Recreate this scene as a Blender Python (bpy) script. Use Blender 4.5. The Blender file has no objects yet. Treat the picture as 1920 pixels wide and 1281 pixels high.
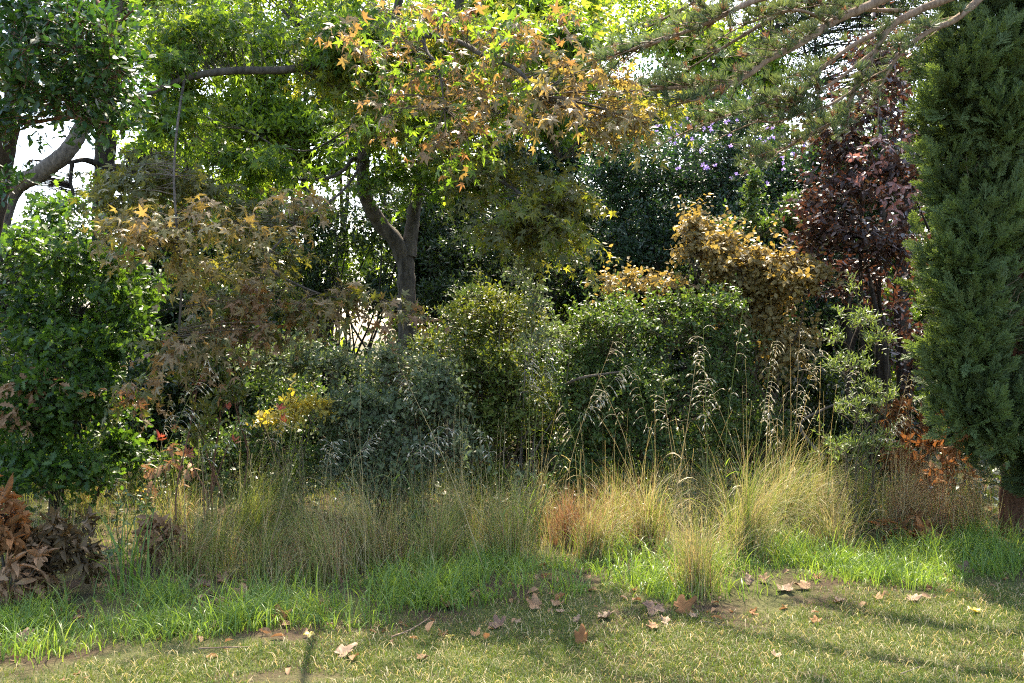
import bpy, math, random
import numpy as np
from mathutils import Vector

# ------------------------------------------------------------------ camera, world, sun, exposure
C = bpy.context.scene
rng = np.random.default_rng(11)
F, H = 1867.0, 1.5                       # focal length in photo pixels, eye height
cam_d = bpy.data.cameras.new("camera"); cam = bpy.data.objects.new("camera", cam_d)
C.collection.objects.link(cam); C.camera = cam
cam.location = (0, 0, H); cam.rotation_euler = (math.radians(90), 0, 0)
cam_d.sensor_width = 36; cam_d.lens = 35; cam_d.clip_end = 2000; cam_d.clip_start = 0.05

SUN_EL, SUN_AZ = math.radians(55), math.radians(6)
w = bpy.data.worlds.new("World"); C.world = w; w.use_nodes = True
nt = w.node_tree; bg = nt.nodes["Background"]
sky = nt.nodes.new("ShaderNodeTexSky"); sky.sky_type = 'NISHITA'; sky.sun_disc = False
sky.sun_elevation = SUN_EL; sky.sun_rotation = SUN_AZ; sky.dust_density = 3.0; sky.air_density = 1.0
nt.links.new(sky.outputs[0], bg.inputs[0]); bg.inputs[1].default_value = 0.15
sd = bpy.data.lights.new("sun", 'SUN'); sd.energy = 3.9; sd.angle = math.radians(0.5); sd.color = (1.0, 0.89, 0.70)
so = bpy.data.objects.new("sun", sd); C.collection.objects.link(so)
sv = Vector((math.sin(SUN_AZ)*math.cos(SUN_EL), math.cos(SUN_AZ)*math.cos(SUN_EL), math.sin(SUN_EL)))
so.rotation_euler = sv.to_track_quat('Z', 'Y').to_euler(); so.location = (0, 30, 40)
C.view_settings.view_transform = 'Standard'; C.view_settings.look = 'None'
C.view_settings.exposure = 2.5; C.view_settings.gamma = 1.0
C.cycles.max_bounces = 8; C.cycles.diffuse_bounces = 4; C.cycles.glossy_bounces = 2
C.cycles.transmission_bounces = 6; C.cycles.transparent_max_bounces = 4
C.cycles.sample_clamp_indirect = 6.0; C.cycles.use_denoising = False; C.cycles.pixel_filter_type = 'BLACKMAN_HARRIS'; C.cycles.filter_width = 1.15

# ------------------------------------------------------------------ small maths
def P(px, py, Y): return np.array([(px-960)/F*Y, Y, H-(py-640.5)/F*Y])
def gh(x, y):                                            # gentle lie of the ground
    return 0.03*np.sin(x*1.3+0.4)*np.sin(y*1.1) + 0.02*np.sin(x*2.9+y*2.3) - 0.02 + 0.02*np.clip(y-7, 0, 6)
def G(px, py):
    Y = H*F/(py-640.5); x = (px-960)/F*Y
    for _ in range(4):
        Y = (H-gh(x, Y))*F/(py-640.5); x = (px-960)/F*Y
    return np.array([x, Y, gh(x, Y)])
def nrm(a): return a/np.maximum(np.linalg.norm(a, axis=-1, keepdims=True), 1e-9)
UP = np.array([0., 0., 1.])
def rnd(n): return rng.normal(size=(n, 3))
_ph = np.random.default_rng(5).uniform(0, 6.28, (8, 3)); _fr = nrm(np.random.default_rng(6).normal(size=(8, 3)))*np.array([1, 1.3, 1.7, 2.1, 2.6, 3.1, 3.7, 4.3])[:, None]
def noise3(p, s=1.0):
    q = p*s; v = 0
    for k in range(8): v = v+np.sin(q@_fr[k]*2.2+_ph[k, 0]+1.3*np.sin(q@_fr[(k+3) % 8]+_ph[k, 1]))
    return v/4.0
def catmull(pts, n):
    p = np.asarray(pts, float)
    if len(p) == 2: p = np.vstack([p[0], p[0]*.67+p[1]*.33, p[0]*.33+p[1]*.67, p[1]])
    e = np.vstack([2*p[0]-p[1], p, 2*p[-1]-p[-2]]); out = []
    for i in range(len(p)-1):
        t = np.linspace(0, 1, n, endpoint=False)[:, None]; a, b, c, d = e[i:i+4]
        out.append(.5*(2*b+(c-a)*t+(2*a-5*b+4*c-d)*t**2+(3*b-a-3*c+d)*t**3))
    return np.vstack(out+[p[-1:]])

# ------------------------------------------------------------------ mesh collecting
class MB:
    def __init__(s): s.v = []; s.f = []; s.n = 0
    def add(s, V, Fs):
        V = np.asarray(V, float)
        for f in Fs:
            f = np.asarray(f, np.int64)
            if f.size: s.f.append(f+s.n)
        s.v.append(V); s.n += len(V)
    def inst(s, tmpl, pos, X, Y, Z, size):
        tv, tf = tmpl; N = len(pos); k = len(tv)
        if N == 0: return
        sz = np.broadcast_to(np.asarray(size, float), (N,))[:, None, None]
        V = pos[:, None]+sz*(tv[None, :, 0, None]*X[:, None]+tv[None, :, 1, None]*Y[:, None]+tv[None, :, 2, None]*Z[:, None])
        off = (np.arange(N)*k)[:, None, None]
        s.add(V.reshape(-1, 3), [(np.asarray(f)[None]+off).reshape(-1, np.asarray(f).shape[1]) for f in tf])
    def strips(s, pts, wid, side):                       # ribbons: pts (N,m,3), wid (N,m), side (N,3)
        N, m, _ = pts.shape; V = np.empty((N, m, 2, 3))
        V[:, :, 0] = pts-side[:, None]*wid[..., None]; V[:, :, 1] = pts+side[:, None]*wid[..., None]
        a = (np.arange(N)*m*2)[:, None]+(np.arange(m-1)*2)[None]
        s.add(V.reshape(-1, 3), [np.stack([a, a+1, a+3, a+2], -1).reshape(-1, 4)])
    def tubes(s, pts, rad, k=3):                         # many thin tubes: pts (N,m,3), rad (N,m)
        N, m, _ = pts.shape
        if N == 0: return
        T = nrm(np.gradient(pts, axis=1)); ref = np.where(np.abs(T[:, :1, 2:3]) > .9, np.array([1., 0, 0]), UP)
        A = nrm(np.cross(T, ref)); B = np.cross(T, A); an = np.arange(k)/k*2*math.pi
        V = pts[:, :, None]+rad[..., None, None]*(A[:, :, None]*np.cos(an)[:, None]+B[:, :, None]*np.sin(an)[:, None])
        i = (np.arange(N)*m*k)[:, None, None]+(np.arange(m-1)*k)[None, :, None]+np.arange(k)[None, None]
        j = (np.arange(N)*m*k)[:, None, None]+(np.arange(m-1)*k)[None, :, None]+((np.arange(k)+1) % k)[None, None]
        s.add(V.reshape(-1, 3), [np.stack([i, j, j+k, i+k], -1).reshape(-1, 4)])
    def limb(s, pts, rad, k=12, n=8, rough=.06):         # one thick limb through control points
        c = catmull(pts, n); r = np.interp(np.linspace(0, 1, len(c)), np.linspace(0, 1, len(rad)), rad)
        T = nrm(np.gradient(c, axis=0)); A = np.empty_like(c); a = np.cross(T[0], [0.3, 1, 0.2])
        for i in range(len(c)):
            a = a-T[i]*np.dot(a, T[i]); a = a/np.linalg.norm(a); A[i] = a
        B = np.cross(T, A); an = np.arange(k)/k*2*math.pi
        V = c[:, None]+r[:, None, None]*(A[:, None]*np.cos(an)[None, :, None]+B[:, None]*np.sin(an)[None, :, None])
        V = V+(V-c[:, None])*(noise3(V, 9.0)[..., None]*rough*1.5)
        i = (np.arange(len(c)-1)*k)[:, None]+np.arange(k)[None]; j = (np.arange(len(c)-1)*k)[:, None]+((np.arange(k)+1) % k)[None]
        n0 = len(c)*k; cap = [(n0-k)+q for q in range(k)]
        s.add(V.reshape(-1, 3), [np.stack([i, j, j+k, i+k], -1).reshape(-1, 4), np.array([cap])])
        return c, r
    def build(s, name, mat, parent=None, smooth=True):
        me = bpy.data.meshes.new(name); V = np.vstack(s.v); me.vertices.add(len(V)); me.vertices.foreach_set('co', V.ravel().astype(np.float32))
        li = np.concatenate([f.ravel() for f in s.f]); cnt = np.concatenate([np.full(len(f), f.shape[1]) for f in s.f])
        st = np.concatenate([[0], np.cumsum(cnt)[:-1]])
        me.loops.add(len(li)); me.loops.foreach_set('vertex_index', li.astype(np.int32))
        me.polygons.add(len(cnt)); me.polygons.foreach_set('loop_start', st.astype(np.int32))
        me.polygons.foreach_set('use_smooth', np.full(len(cnt), smooth)); me.update(calc_edges=True)
        me.materials.append(mat); o = bpy.data.objects.new(name, me); C.collection.objects.link(o)
        if parent is not None:
            o.parent = parent; o.matrix_parent_inverse = parent.matrix_world.inverted()
        return o
def thing(name, label, cat, loc, group=None):
    o = bpy.data.objects.new(name, None); C.collection.objects.link(o); o.empty_display_size = .1
    o.location = [float(q) for q in loc]; o.matrix_world.translation = o.location
    o['label'] = label; o['category'] = cat
    if group: o['group'] = group
    return o
def tag(o, label, cat, group=None):
    o['label'] = label; o['category'] = cat
    if group: o['group'] = group
    return o
def kind(o, k, label=None):
    o['kind'] = k
    if label: o['label'] = label
    return o

# ------------------------------------------------------------------ materials
def _ramp(nt, cols, fac):
    r = nt.nodes.new("ShaderNodeValToRGB"); e = r.color_ramp.elements
    while len(e) < len(cols): e.new(0.5)
    for i, c in enumerate(cols): e[i].position = i/max(1, len(cols)-1); e[i].color = (*c, 1)
    nt.links.new(fac, r.inputs[0]); return r.outputs[0]
def _soft(c, k=.07):
    l = .3*c[0]+.6*c[1]+.1*c[2]; c = tuple(q*(1-k)+l*k for q in c); return (c[0]*1.05, c[1], c[2]*.9) if c[1] > c[0] else c
def leafmat(name, cols, tmul=(1.6, 1.5, .5), tmix=.45, rough=.42, spec=.35, nscale=1.5, namt=.35, under=None):
    cols = [_soft(c) for c in cols]; m = bpy.data.materials.new(name); m.use_nodes = True; nt = m.node_tree; N, L = nt.nodes, nt.links
    p = N["Principled BSDF"]; out = N["Material Output"]
    g = N.new("ShaderNodeNewGeometry"); tc = N.new("ShaderNodeTexCoord"); no = N.new("ShaderNodeTexNoise"); no.inputs['Scale'].default_value = nscale
    L.new(tc.outputs['Object'], no.inputs['Vector'])
    mx = N.new("ShaderNodeMix"); mx.data_type = 'FLOAT'; mx.inputs[0].default_value = namt
    L.new(g.outputs['Random Per Island'], mx.inputs[2]); 
    st = N.new("ShaderNodeMapRange"); st.inputs[1].default_value = .3; st.inputs[2].default_value = .7; L.new(no.outputs[0], st.inputs[0]); L.new(st.outputs[0], mx.inputs[3])
    col = _ramp(nt, cols, mx.outputs[0]); bc = col
    if under:
        mu = N.new("ShaderNodeMix"); mu.data_type = 'RGBA'; mu.inputs[7].default_value = (*under, 1)
        L.new(g.outputs['Backfacing'], mu.inputs[0]); L.new(col, mu.inputs[6]); bc = mu.outputs[2]
    L.new(bc, p.inputs['Base Color']); p.inputs['Roughness'].default_value = rough; p.inputs['Specular IOR Level'].default_value = spec
    tr = N.new("ShaderNodeBsdfTranslucent"); mm = N.new("ShaderNodeMix"); mm.data_type = 'RGBA'; mm.blend_type = 'MULTIPLY'; mm.inputs[0].default_value = 1
    L.new(col, mm.inputs[6]); mm.inputs[7].default_value = (*tmul, 1); L.new(mm.outputs[2], tr.inputs[0])
    ms = N.new("ShaderNodeMixShader"); ms.inputs[0].default_value = tmix
    L.new(p.outputs[0], ms.inputs[1]); L.new(tr.outputs[0], ms.inputs[2]); L.new(ms.outputs[0], out.inputs[0])
    return m
def barkmat(name, c1, c2, scale=22, stretch=.25, bump=.6, rough=.9):
    m = bpy.data.materials.new(name); m.use_nodes = True; nt = m.node_tree; N, L = nt.nodes, nt.links; p = N["Principled BSDF"]
    tc = N.new("ShaderNodeTexCoord"); mp = N.new("ShaderNodeMapping"); mp.inputs['Scale'].default_value = (1, 1, stretch); L.new(tc.outputs['Object'], mp.inputs[0])
    no = N.new("ShaderNodeTexNoise"); no.inputs['Scale'].default_value = scale; no.inputs['Detail'].default_value = 6; no.inputs['Roughness'].default_value = .7; L.new(mp.outputs[0], no.inputs['Vector'])
    st = N.new("ShaderNodeMapRange"); st.inputs[1].default_value = .35; st.inputs[2].default_value = .65; L.new(no.outputs[0], st.inputs[0])
    L.new(_ramp(nt, [c1, c2], st.outputs[0]), p.inputs['Base Color']); p.inputs['Roughness'].default_value = rough; p.inputs['Specular IOR Level'].default_value = .15
    b = N.new("ShaderNodeBump"); b.inputs['Strength'].default_value = bump; b.inputs['Distance'].default_value = .02; L.new(no.outputs[0], b.inputs['Height']); L.new(b.outputs[0], p.inputs['Normal'])
    return m
def groundmat():
    m = bpy.data.materials.new("soil_and_thatch"); m.use_nodes = True; nt = m.node_tree; N, L = nt.nodes, nt.links; p = N["Principled BSDF"]
    tc = N.new("ShaderNodeTexCoord")
    def ns(s, d=5):
        n = N.new("ShaderNodeTexNoise"); n.inputs['Scale'].default_value = s; n.inputs['Detail'].default_value = d; n.inputs['Roughness'].default_value = .65; L.new(tc.outputs['Object'], n.inputs['Vector']); return n.outputs[0]
    a = _ramp(nt, [(.025, .018, .011), (.06, .043, .026), (.11, .082, .05)], ns(30)); b = _ramp(nt, [(.05, .06, .018), (.09, .09, .035), (.13, .12, .055)], ns(60))
    mr = N.new("ShaderNodeMapRange"); mr.inputs[1].default_value = .42; mr.inputs[2].default_value = .56; L.new(ns(1.4, 3), mr.inputs[0])
    mx = N.new("ShaderNodeMix"); mx.data_type = 'RGBA'; L.new(mr.outputs[0], mx.inputs[0]); L.new(a, mx.inputs[6]); L.new(b, mx.inputs[7]); L.new(mx.outputs[2], p.inputs['Base Color'])
    p.inputs['Roughness'].default_value = 1; p.inputs['Specular IOR Level'].default_value = .1
    bu = N.new("ShaderNodeBump"); bu.inputs['Distance'].default_value = .03; L.new(ns(45), bu.inputs['Height']); L.new(bu.outputs[0], p.inputs['Normal'])
    return m

# ------------------------------------------------------------------ leaf shapes: length 1 along +y, normal +z
def t_oval(w=.45, fold=.12, droop=.18, wp=.42):
    y = np.array([.0, wp*.75, .72, 1.0]); hw = np.array([0, w/2, w/2*.78, 0]); V = []
    for i in range(4): V.append((0, y[i], -droop*y[i]**2))
    for i in (1, 2):
        for sx in (-1, 1): V.append((sx*hw[i], y[i], -droop*y[i]**2+fold*hw[i]*2))
    return np.array(V), [np.array([[0, 5, 1], [0, 1, 4], [2, 7, 3], [2, 3, 6]]), np.array([[1, 5, 7, 2], [1, 2, 6, 4]])]
def t_rhomb(w=.5, fold=.15): return np.array([(0, 0, 0), (w/2, .45, fold), (0, 1, -.1), (-w/2, .45, fold)]), [np.array([[0, 1, 2], [0, 2, 3]])]
def t_star(droop=.35, fold=.05, thin=1.0):
    c = np.array([0, .32]); V = [(0, .32, 0)]; L = []
    tips = [(-128, .40), (-66, .58), (0, .68), (66, .58), (128, .40)]
    out = [(0.0, 0.0)]
    for i, (a, l) in enumerate(tips):
        a = math.radians(a)
        for da, rr in ((-.36/thin, .5), (0, 1.0), (.36/thin, .5)):
            out.append((c[0]+math.sin(a+da)*l*rr, c[1]+math.cos(a+da)*l*rr))
        if i < 4:
            b = math.radians((tips[i][0]+tips[i+1][0])/2); out.append((c[0]+math.sin(b)*.17, c[1]+math.cos(b)*.17))
    for x, y in out:
        r2 = (x-c[0])**2+(y-c[1])**2; V.append((x, y, -droop*r2*1.6+fold*math.cos(3*x*6)))
    n = len(out); return np.array(V), [np.array([[0, 1+(i+1) % n, 1+i] for i in range(n)])]
def t_star_far(droop=.3):
    V, _ = t_star(droop); keep = [0, 1]+[1+i for i in range(1, 20) if (i-1) % 4 in (1, 3)]
    V = V[keep]; n = len(V)-1; return V, [np.array([[0, 1+(i+1) % n, 1+i] for i in range(n)])]
def t_oak(droop=.2, curl=.25):
    ys = [0, .12, .25, .36, .5, .6, .74, .83, .93, 1.0]; hw = [.02, .08, .2, .1, .28, .13, .3, .15, .16, .02]; V = []
    for y, h in zip(ys, hw): V += [(-h, y+h*.18, -droop*y*y+curl*h), (0, y, -droop*y*y), (h, y+h*.18, -droop*y*y+curl*h)]
    f = []
    for i in range(len(ys)-1): f += [[3*i, 3*i+1, 3*i+4, 3*i+3], [3*i+1, 3*i+2, 3*i+5, 3*i+4]]
    return np.array(V), [np.array(f)]
def t_tuft(n=24, spread=.9, w=.012):                     # a brush of needles
    r = np.random.default_rng(3); V = []; f = []
    for i in range(n):
        a = r.uniform(0, 6.28); sp = r.uniform(.15, spread); d = np.array([math.cos(a)*sp, 1, math.sin(a)*sp]); d /= np.linalg.norm(d); d *= r.uniform(.75, 1.1)
        s = np.cross(d, r.normal(size=3)); s /= np.linalg.norm(s); b = d*.04
        V += [b-s*w, b+s*w, d*.8+s*w*.9, d, d*.8-s*w*.9]; f.append([5*i, 5*i+1, 5*i+2, 5*i+3, 5*i+4])
    return np.array(V), [np.array(f)]
def t_frond(seed=1, n=9, w=.024):                         # flat branched spray of scale leaves
    r = np.random.default_rng(seed); segs = [((0, 0, 0), (0, 1, .05), w*1.1)]
    for i in range(n):
        y = .12+.8*i/n; l = (.42-.3*(i/n))*r.uniform(.8, 1.2)
        for sx in (-1, 1):
            e = (sx*l*.62, y+l*.8, r.uniform(-.1, .12)); segs.append(((0, y, .03), e, w))
            q = .5; b = (sx*l*.62*q, y+l*.8*q, e[2]*q); segs.append((b, (b[0]+sx*l*.05, b[1]+l*.42, e[2]*q+r.uniform(-.06, .06)), w*.9))
            q = .3; b = (sx*l*.62*q, y+l*.8*q, e[2]*q); segs.append((b, (b[0]+sx*l*.36, b[1]+l*.16, e[2]*q+r.uniform(-.06, .06)), w*.9))
    V = []; f = []
    for i, (a, b, ww) in enumerate(segs):
        a, b = np.array(a), np.array(b); s = np.cross(b-a, r.normal(size=3)*.5+np.array([0, 0, 1])); s /= np.linalg.norm(s)
        V += [a-s*ww, a+s*ww, b+s*ww*.6, b-s*ww*.6]; f.append([4*i, 4*i+1, 4*i+2, 4*i+3])
    return np.array(V), [np.array(f)]
OV = [t_oval(.45, .12, .1), t_oval(.5, .2, .3), t_oval(.42, .06, -.05)]
OVR = [t_oval(.6, .12, .1, .5), t_oval(.62, .2, .25, .5), t_oval(.55, .06, -.05, .5)]
OVN = [t_oval(.17, .1, .1, .5), t_oval(.2, .1, .35, .5)]
OVM = [t_oval(.3, .14, .15, .45), t_oval(.33, .2, .35, .45)]
ST = [t_star(.35), t_star(.6, .08, 1.15), t_star(.15, .03), t_star(.9, .02, 1.25)]
STF = [t_star_far(.3), t_star_far(.7)]
OK_ = [t_oak(.2, .25), t_oak(.45, .5), t_oak(.05, .1)]
RH = [t_rhomb(.5), t_rhomb(.42, .05)]
RHN = [t_rhomb(.22), t_rhomb(.28, .05)]

# ------------------------------------------------------------------ plant growing
def crown(ells, n, shell=.55, gap=None, gs=1.6, clumps=5):
    """points and outward directions in a union of ellipsoids, given as (photo x, photo y, distance, radius x, radius y in photo pixels, depth radius in m)"""
    sub = []
    for e in ells:                                       # break every mass up into uneven clumps
        for j in range(clumps):
            o = nrm(rnd(1))[0]*rng.uniform(.25, .85); k = rng.uniform(.34, .62); sub.append((e[0]+o[0]*e[3], e[1]+o[2]*e[4], e[2]+o[1]*e[5], e[3]*k, e[4]*k*rng.uniform(.7, 1.1), max(e[5]*k, .05), (e[6] if len(e) > 6 else 1.)))
        sub.append((*e[:3], e[3]*.8, e[4]*.8, e[5]*.8, .45*(e[6] if len(e) > 6 else 1.)))
    if clumps: ells = sub
    wt = np.array([e[3]*e[4]*(e[6] if len(e) > 6 else 1.0) for e in ells], float); pts = []; dr = []
    for e, m in zip(ells, np.maximum(1, (n*wt/wt.sum()).astype(int))):
        m2 = int(m*(1.45 if gap is not None else 1.0)); d = nrm(rnd(m2)); r = shell+(1-shell)*np.sqrt(rng.random(m2)); r = r*rng.uniform(.8, 1.2, m2)*np.where(rng.random(m2) < .05, 1.25, 1)
        c = P(*e[:3]); R = np.array([e[3]/F*e[2], e[5], e[4]/F*e[2]]); R = R*(1+.22*noise3(c+d*2, 1.2)[:, None]); q = c+d*r[:, None]*R
        if gap is not None:
            k = noise3(q, gs*1.9)+rng.normal(size=m2)*.3; idx = np.argsort(-k)[:m]; q, d, R = q[idx], d[idx], R[idx]
        pts.append(q); dr.append(nrm(d/np.maximum(R, .05)))
    return np.vstack(pts), np.vstack(dr)
def sprays(mbL, mbT, B, D, L, n, size, tm, up=.3, fw=.5, spread=.9, droop=.25, nv=(0, 0, 1), nw=1.0, nr=.6, two=False, tr=.0016, m=4, tipsize=.75):
    N = len(B); L = np.broadcast_to(L, (N,))*rng.uniform(.65, 1.25, N); D = nrm(D)
    if mbT is not None:
        t = np.linspace(0, 1, m); pt = B[:, None]+D[:, None]*(L[:, None]*t)[..., None]-UP*(droop*L[:, None]*t**2)[..., None]
        mbT.tubes(pt, np.broadcast_to(tr*(1.25-t), (N, m)))
    t = (np.arange(n)+.7)/n; p = B[:, None]+D[:, None]*(L[:, None]*t)[..., None]-UP*(droop*L[:, None]*t**2)[..., None]
    tan = nrm(D[:, None]-UP*(2*droop*t)[None, :, None]); a = nrm(np.cross(D, UP+rnd(N)*.15)); b = np.cross(a, D)
    ph = rng.uniform(0, 6.28, N)[:, None]*(0 if two else 1)+np.arange(n)[None]*(math.pi if two else 2.4)
    lat = np.cos(ph)[..., None]*a[:, None]+np.sin(ph)[..., None]*b[:, None]
    ax = nrm(tan*fw+lat*spread+UP*up+rng.normal(size=p.shape)*.22)
    Z = nrm(np.asarray(nv, float)*nw+lat*.15+rng.normal(size=p.shape)*nr); Z = nrm(Z-ax*(Z*ax).sum(-1, keepdims=True)); X = np.cross(ax, Z)
    s = size*rng.uniform(.6, 1.2, (N, n))*np.linspace(1, tipsize, n)
    fl = lambda q: q.reshape(-1, 3)
    k = rng.integers(0, len(tm), N*n)
    for i, T in enumerate(tm):
        q = k == i; mbL.inst(T, fl(p)[q], fl(X)[q], fl(ax)[q], fl(Z)[q], s.ravel()[q])
def link_twigs(mb, stems, B, r=.004, every=1, sag=.15):
    """fine limbs from the nearest lower stretch of the stems to each twig"""
    S = np.vstack(stems); B = B[::every]
    best = np.empty(len(B), int)
    for i in range(0, len(B), 400):
        d = np.linalg.norm(B[i:i+400, None]-S[None], axis=-1)+np.maximum(0, S[None, :, 2]-B[i:i+400, None, 2]+.05)*1.5; best[i:i+400] = d.argmin(1)
    A = S[best]; t = np.linspace(0, 1, 6)[None, :, None]; mid = (A+B)/2+rnd(len(B))*.08*np.linalg.norm(B-A, axis=1, keepdims=True)+UP*sag*np.linalg.norm(B-A, axis=1, keepdims=True)*.3
    pt = A[:, None]*(1-t)**2+mid[:, None]*2*t*(1-t)+B[:, None]*t**2
    mb.tubes(pt, np.broadcast_to(r*np.linspace(1, .35, 6), (len(B), 6)), 4)
def grow_stems(mb, base, targets, r0, wob=.1, k=8, foot=.08):
    out = []
    for T in targets:
        b = np.array(base)+np.append(rng.normal(size=2)*foot, -.05); d = T-b; ln = np.linalg.norm(d)
        p1 = b+d*.33+np.array([-d[0], -d[1], 0])*.2+rnd(1)[0]*wob*ln*.5; p2 = b+d*.68+np.array([-d[0], -d[1], 0])*.1+rnd(1)[0]*wob*ln*.5
        c, r = mb.limb([b, p1, p2, T], [r0, r0*.75, r0*.5, r0*.18], k, 8); out.append(c)
    return out
def shrub(name, label, cat, base, ells, n, tw, nl, size, tm, lm, bm, stems=6, r0=.02, group=None, shell=.5, gap=1, gs=1.6, link=2, bias=(0, 0, .35), foliage="foliage", stem="stem", root=None, tr=.0016, dens=1.9, stray=True, **kw):
    root = root or thing(name, label, cat, base, group); q, d = crown(ells, int(n*dens), shell, gap, gs)
    T = MB(); L = MB(); sel = q[rng.choice(len(q), stems, replace=False)]
    S = grow_stems(T, base, sel, r0)
    if stray:
        m2 = np.argsort(-(d[:, 2]+rng.random(len(q))*1.6))[:int(len(q)*.05)]; sprays(L, T, q[m2], nrm(d[m2]*.5+UP*.8+rnd(len(m2))*.3), tw*2.1, nl, size*.9, tm, tr=tr, **dict(dict(nv=(0, -.5, .7), nr=.8), **kw))
    B = q-d*tw*.5; link_twigs(T, S, B, max(.0025, r0*.16), link*2)
    kw = dict(dict(nv=(0, -.5, .7), nr=.8), **kw)
    sprays(L, T, B, nrm(d+np.array(bias)+rnd(len(q))*.45), tw, nl, size, tm, tr=tr, **kw)
    T.build(stem, bm, root); L.build(foliage, lm, root); return root
def blades(mb, base, h, lean, wd, m=5, ang=None, tip=.05, twist=None, bend=1.3, kink=0):
    N = len(base); ang = rng.uniform(0, 6.283, N) if ang is None else ang; t = np.linspace(0, 1, m)
    h = np.broadcast_to(h, (N,)); lean = np.broadcast_to(lean, (N,)); d = np.stack([np.cos(ang), np.sin(ang), 0*ang], 1)
    a = lean[:, None]*t[None]**bend                       # bend angle grows along the blade
    if kink: a = a+np.cumsum(rng.normal(size=a.shape)*kink, 1)
    st = h[:, None]/(m-1)*np.ones((1, m)); st[:, 0] = 0
    hx = np.cumsum(np.sin(a)*st, 1); hz = np.cumsum(np.cos(a)*st, 1)
    pt = base[:, None]+d[:, None]*hx[..., None]+UP*hz[..., None]
    tw = rng.uniform(0, 6.283, N) if twist is None else twist; sd = nrm(np.stack([np.cos(tw), np.sin(tw), 0*tw], 1)*.8+np.stack([-d[:, 1], d[:, 0], 0*tw], 1)*.7)
    mb.strips(pt, np.broadcast_to(wd, (N,))[:, None]*np.maximum(tip, 1-t[None]**1.6)*.5, sd)

# ------------------------------------------------------------------ the colours of the place
bark_grey = barkmat("grey_brown_bark", (.032, .027, .021), (.115, .096, .075)); bark_pale = barkmat("pale_bark", (.06, .05, .04), (.19, .155, .12), 30)
bark_dark = barkmat("dark_bark", (.02, .016, .012), (.06, .047, .035)); bark_red = barkmat("reddish_bark", (.06, .03, .018), (.18, .09, .055), 40, .12)
bark_twig = barkmat("twig_bark", (.06, .045, .03), (.14, .11, .075), 60); bark_tan = barkmat("tan_branch_bark", (.13, .085, .055), (.3, .21, .14), 45)
m_liq = leafmat("liquidambar_green", [(.03, .07, .012), (.06, .125, .018), (.1, .18, .025), (.13, .16, .025)], (2.1, 1.9, .6), .58)
m_lime = leafmat("liquidambar_lime", [(.08, .14, .02), (.13, .18, .03), (.18, .19, .04), (.1, .17, .025)], (2., 1.75, .6), .58)
m_cop = leafmat("liquidambar_copper", [(.19, .095, .045), (.25, .14, .06), (.19, .15, .045), (.3, .2, .1), (.12, .14, .03)], (1.3, 1.05, .6), .42, namt=.6)
m_tan = leafmat("liquidambar_tan", [(.24, .165, .055), (.31, .21, .085), (.18, .185, .042), (.38, .26, .125)], (1.35, 1.2, .6), .45, namt=.6)
m_olive = leafmat("liquidambar_olive", [(.06, .075, .016), (.1, .115, .025), (.16, .15, .045), (.08, .115, .02)], (1.5, 1.4, .5), .45)
m_glossy = leafmat("glossy_dark_green", [(.015, .045, .014), (.022, .06, .02), (.035, .08, .02), (.08, .12, .02)], (1.5, 1.8, .5), .3, .36, .38)
m_oak = leafmat("oak_green", [(.02, .05, .014), (.045, .1, .018), (.1, .17, .03)], (2.0, 2.0, .6), .45, .42)
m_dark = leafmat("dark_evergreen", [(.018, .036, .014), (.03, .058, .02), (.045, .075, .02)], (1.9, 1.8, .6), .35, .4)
m_hedge = leafmat("blue_dark_green", [(.018, .042, .022), (.028, .064, .03), (.045, .09, .034)], (1.5, 1.8, .7), .28, .38, .45)
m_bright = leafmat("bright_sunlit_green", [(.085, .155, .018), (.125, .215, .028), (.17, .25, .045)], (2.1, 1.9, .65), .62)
m_yelgr = leafmat("yellow_green_oval", [(.045, .08, .016), (.075, .12, .02), (.13, .16, .03), (.2, .21, .045)], (1.6, 1.5, .5), .35, .45, .3)
m_midgr = leafmat("mid_green_oval", [(.03, .065, .02), (.05, .1, .028), (.085, .13, .032), (.12, .15, .04)], (1.6, 1.7, .6), .33, .42, .32)
m_grey = leafmat("grey_green", [(.075, .115, .055), (.1, .145, .075), (.13, .17, .085), (.17, .19, .095)], (1.3, 1.4, .7), .33, .5, .3, under=(.17, .19, .13))
m_gold = leafmat("old_gold", [(.17, .135, .04), (.25, .195, .068), (.32, .25, .105), (.1, .135, .03)], (1.3, 1.1, .5), .33, .5, .25, namt=.55)
m_burg = leafmat("burgundy", [(.035, .024, .016), (.055, .03, .02), (.075, .04, .028), (.04, .045, .02)], (1.6, 1., .7), .3, .36, .45, under=(.13, .075, .06))
m_pink = leafmat("pinkish_lit_leaf", [(.26, .14, .12), (.36, .2, .17), (.18, .09, .07)], (1.2, .85, .75), .35, .4)  # pink of lit burgundy leaves, the light put into the colour
m_red = leafmat("red_young", [(.3, .05, .03), (.4, .1, .05), (.3, .13, .04)], (1.4, .8, .6), .4, .4)
m_cyp = leafmat("cypress_green", [(.034, .052, .022), (.05, .074, .029), (.078, .105, .04)], (1.6, 1.7, .6), .35, .6, .2, 2.5, .6)
m_cyp_lit = leafmat("cypress_lit_green", [(.075, .117, .043), (.1, .148, .053), (.135, .175, .067)], (1.6, 1.7, .6), .3, .6, .2)  # sunlit cypress fronds, the light put into the colour
m_need = leafmat("cedar_needles", [(.055, .095, .05), (.08, .125, .065), (.11, .15, .075), (.14, .145, .07)], (1.4, 1.4, .7), .3, .5, .3)
m_needd = leafmat("dry_needles", [(.2, .1, .05), (.28, .15, .08)], (1.2, 1, .7), .3, .6, .2)
m_will = leafmat("willow_green", [(.08, .13, .04), (.12, .18, .06), (.16, .2, .07)], (1.6, 1.6, .6), .4)
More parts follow.
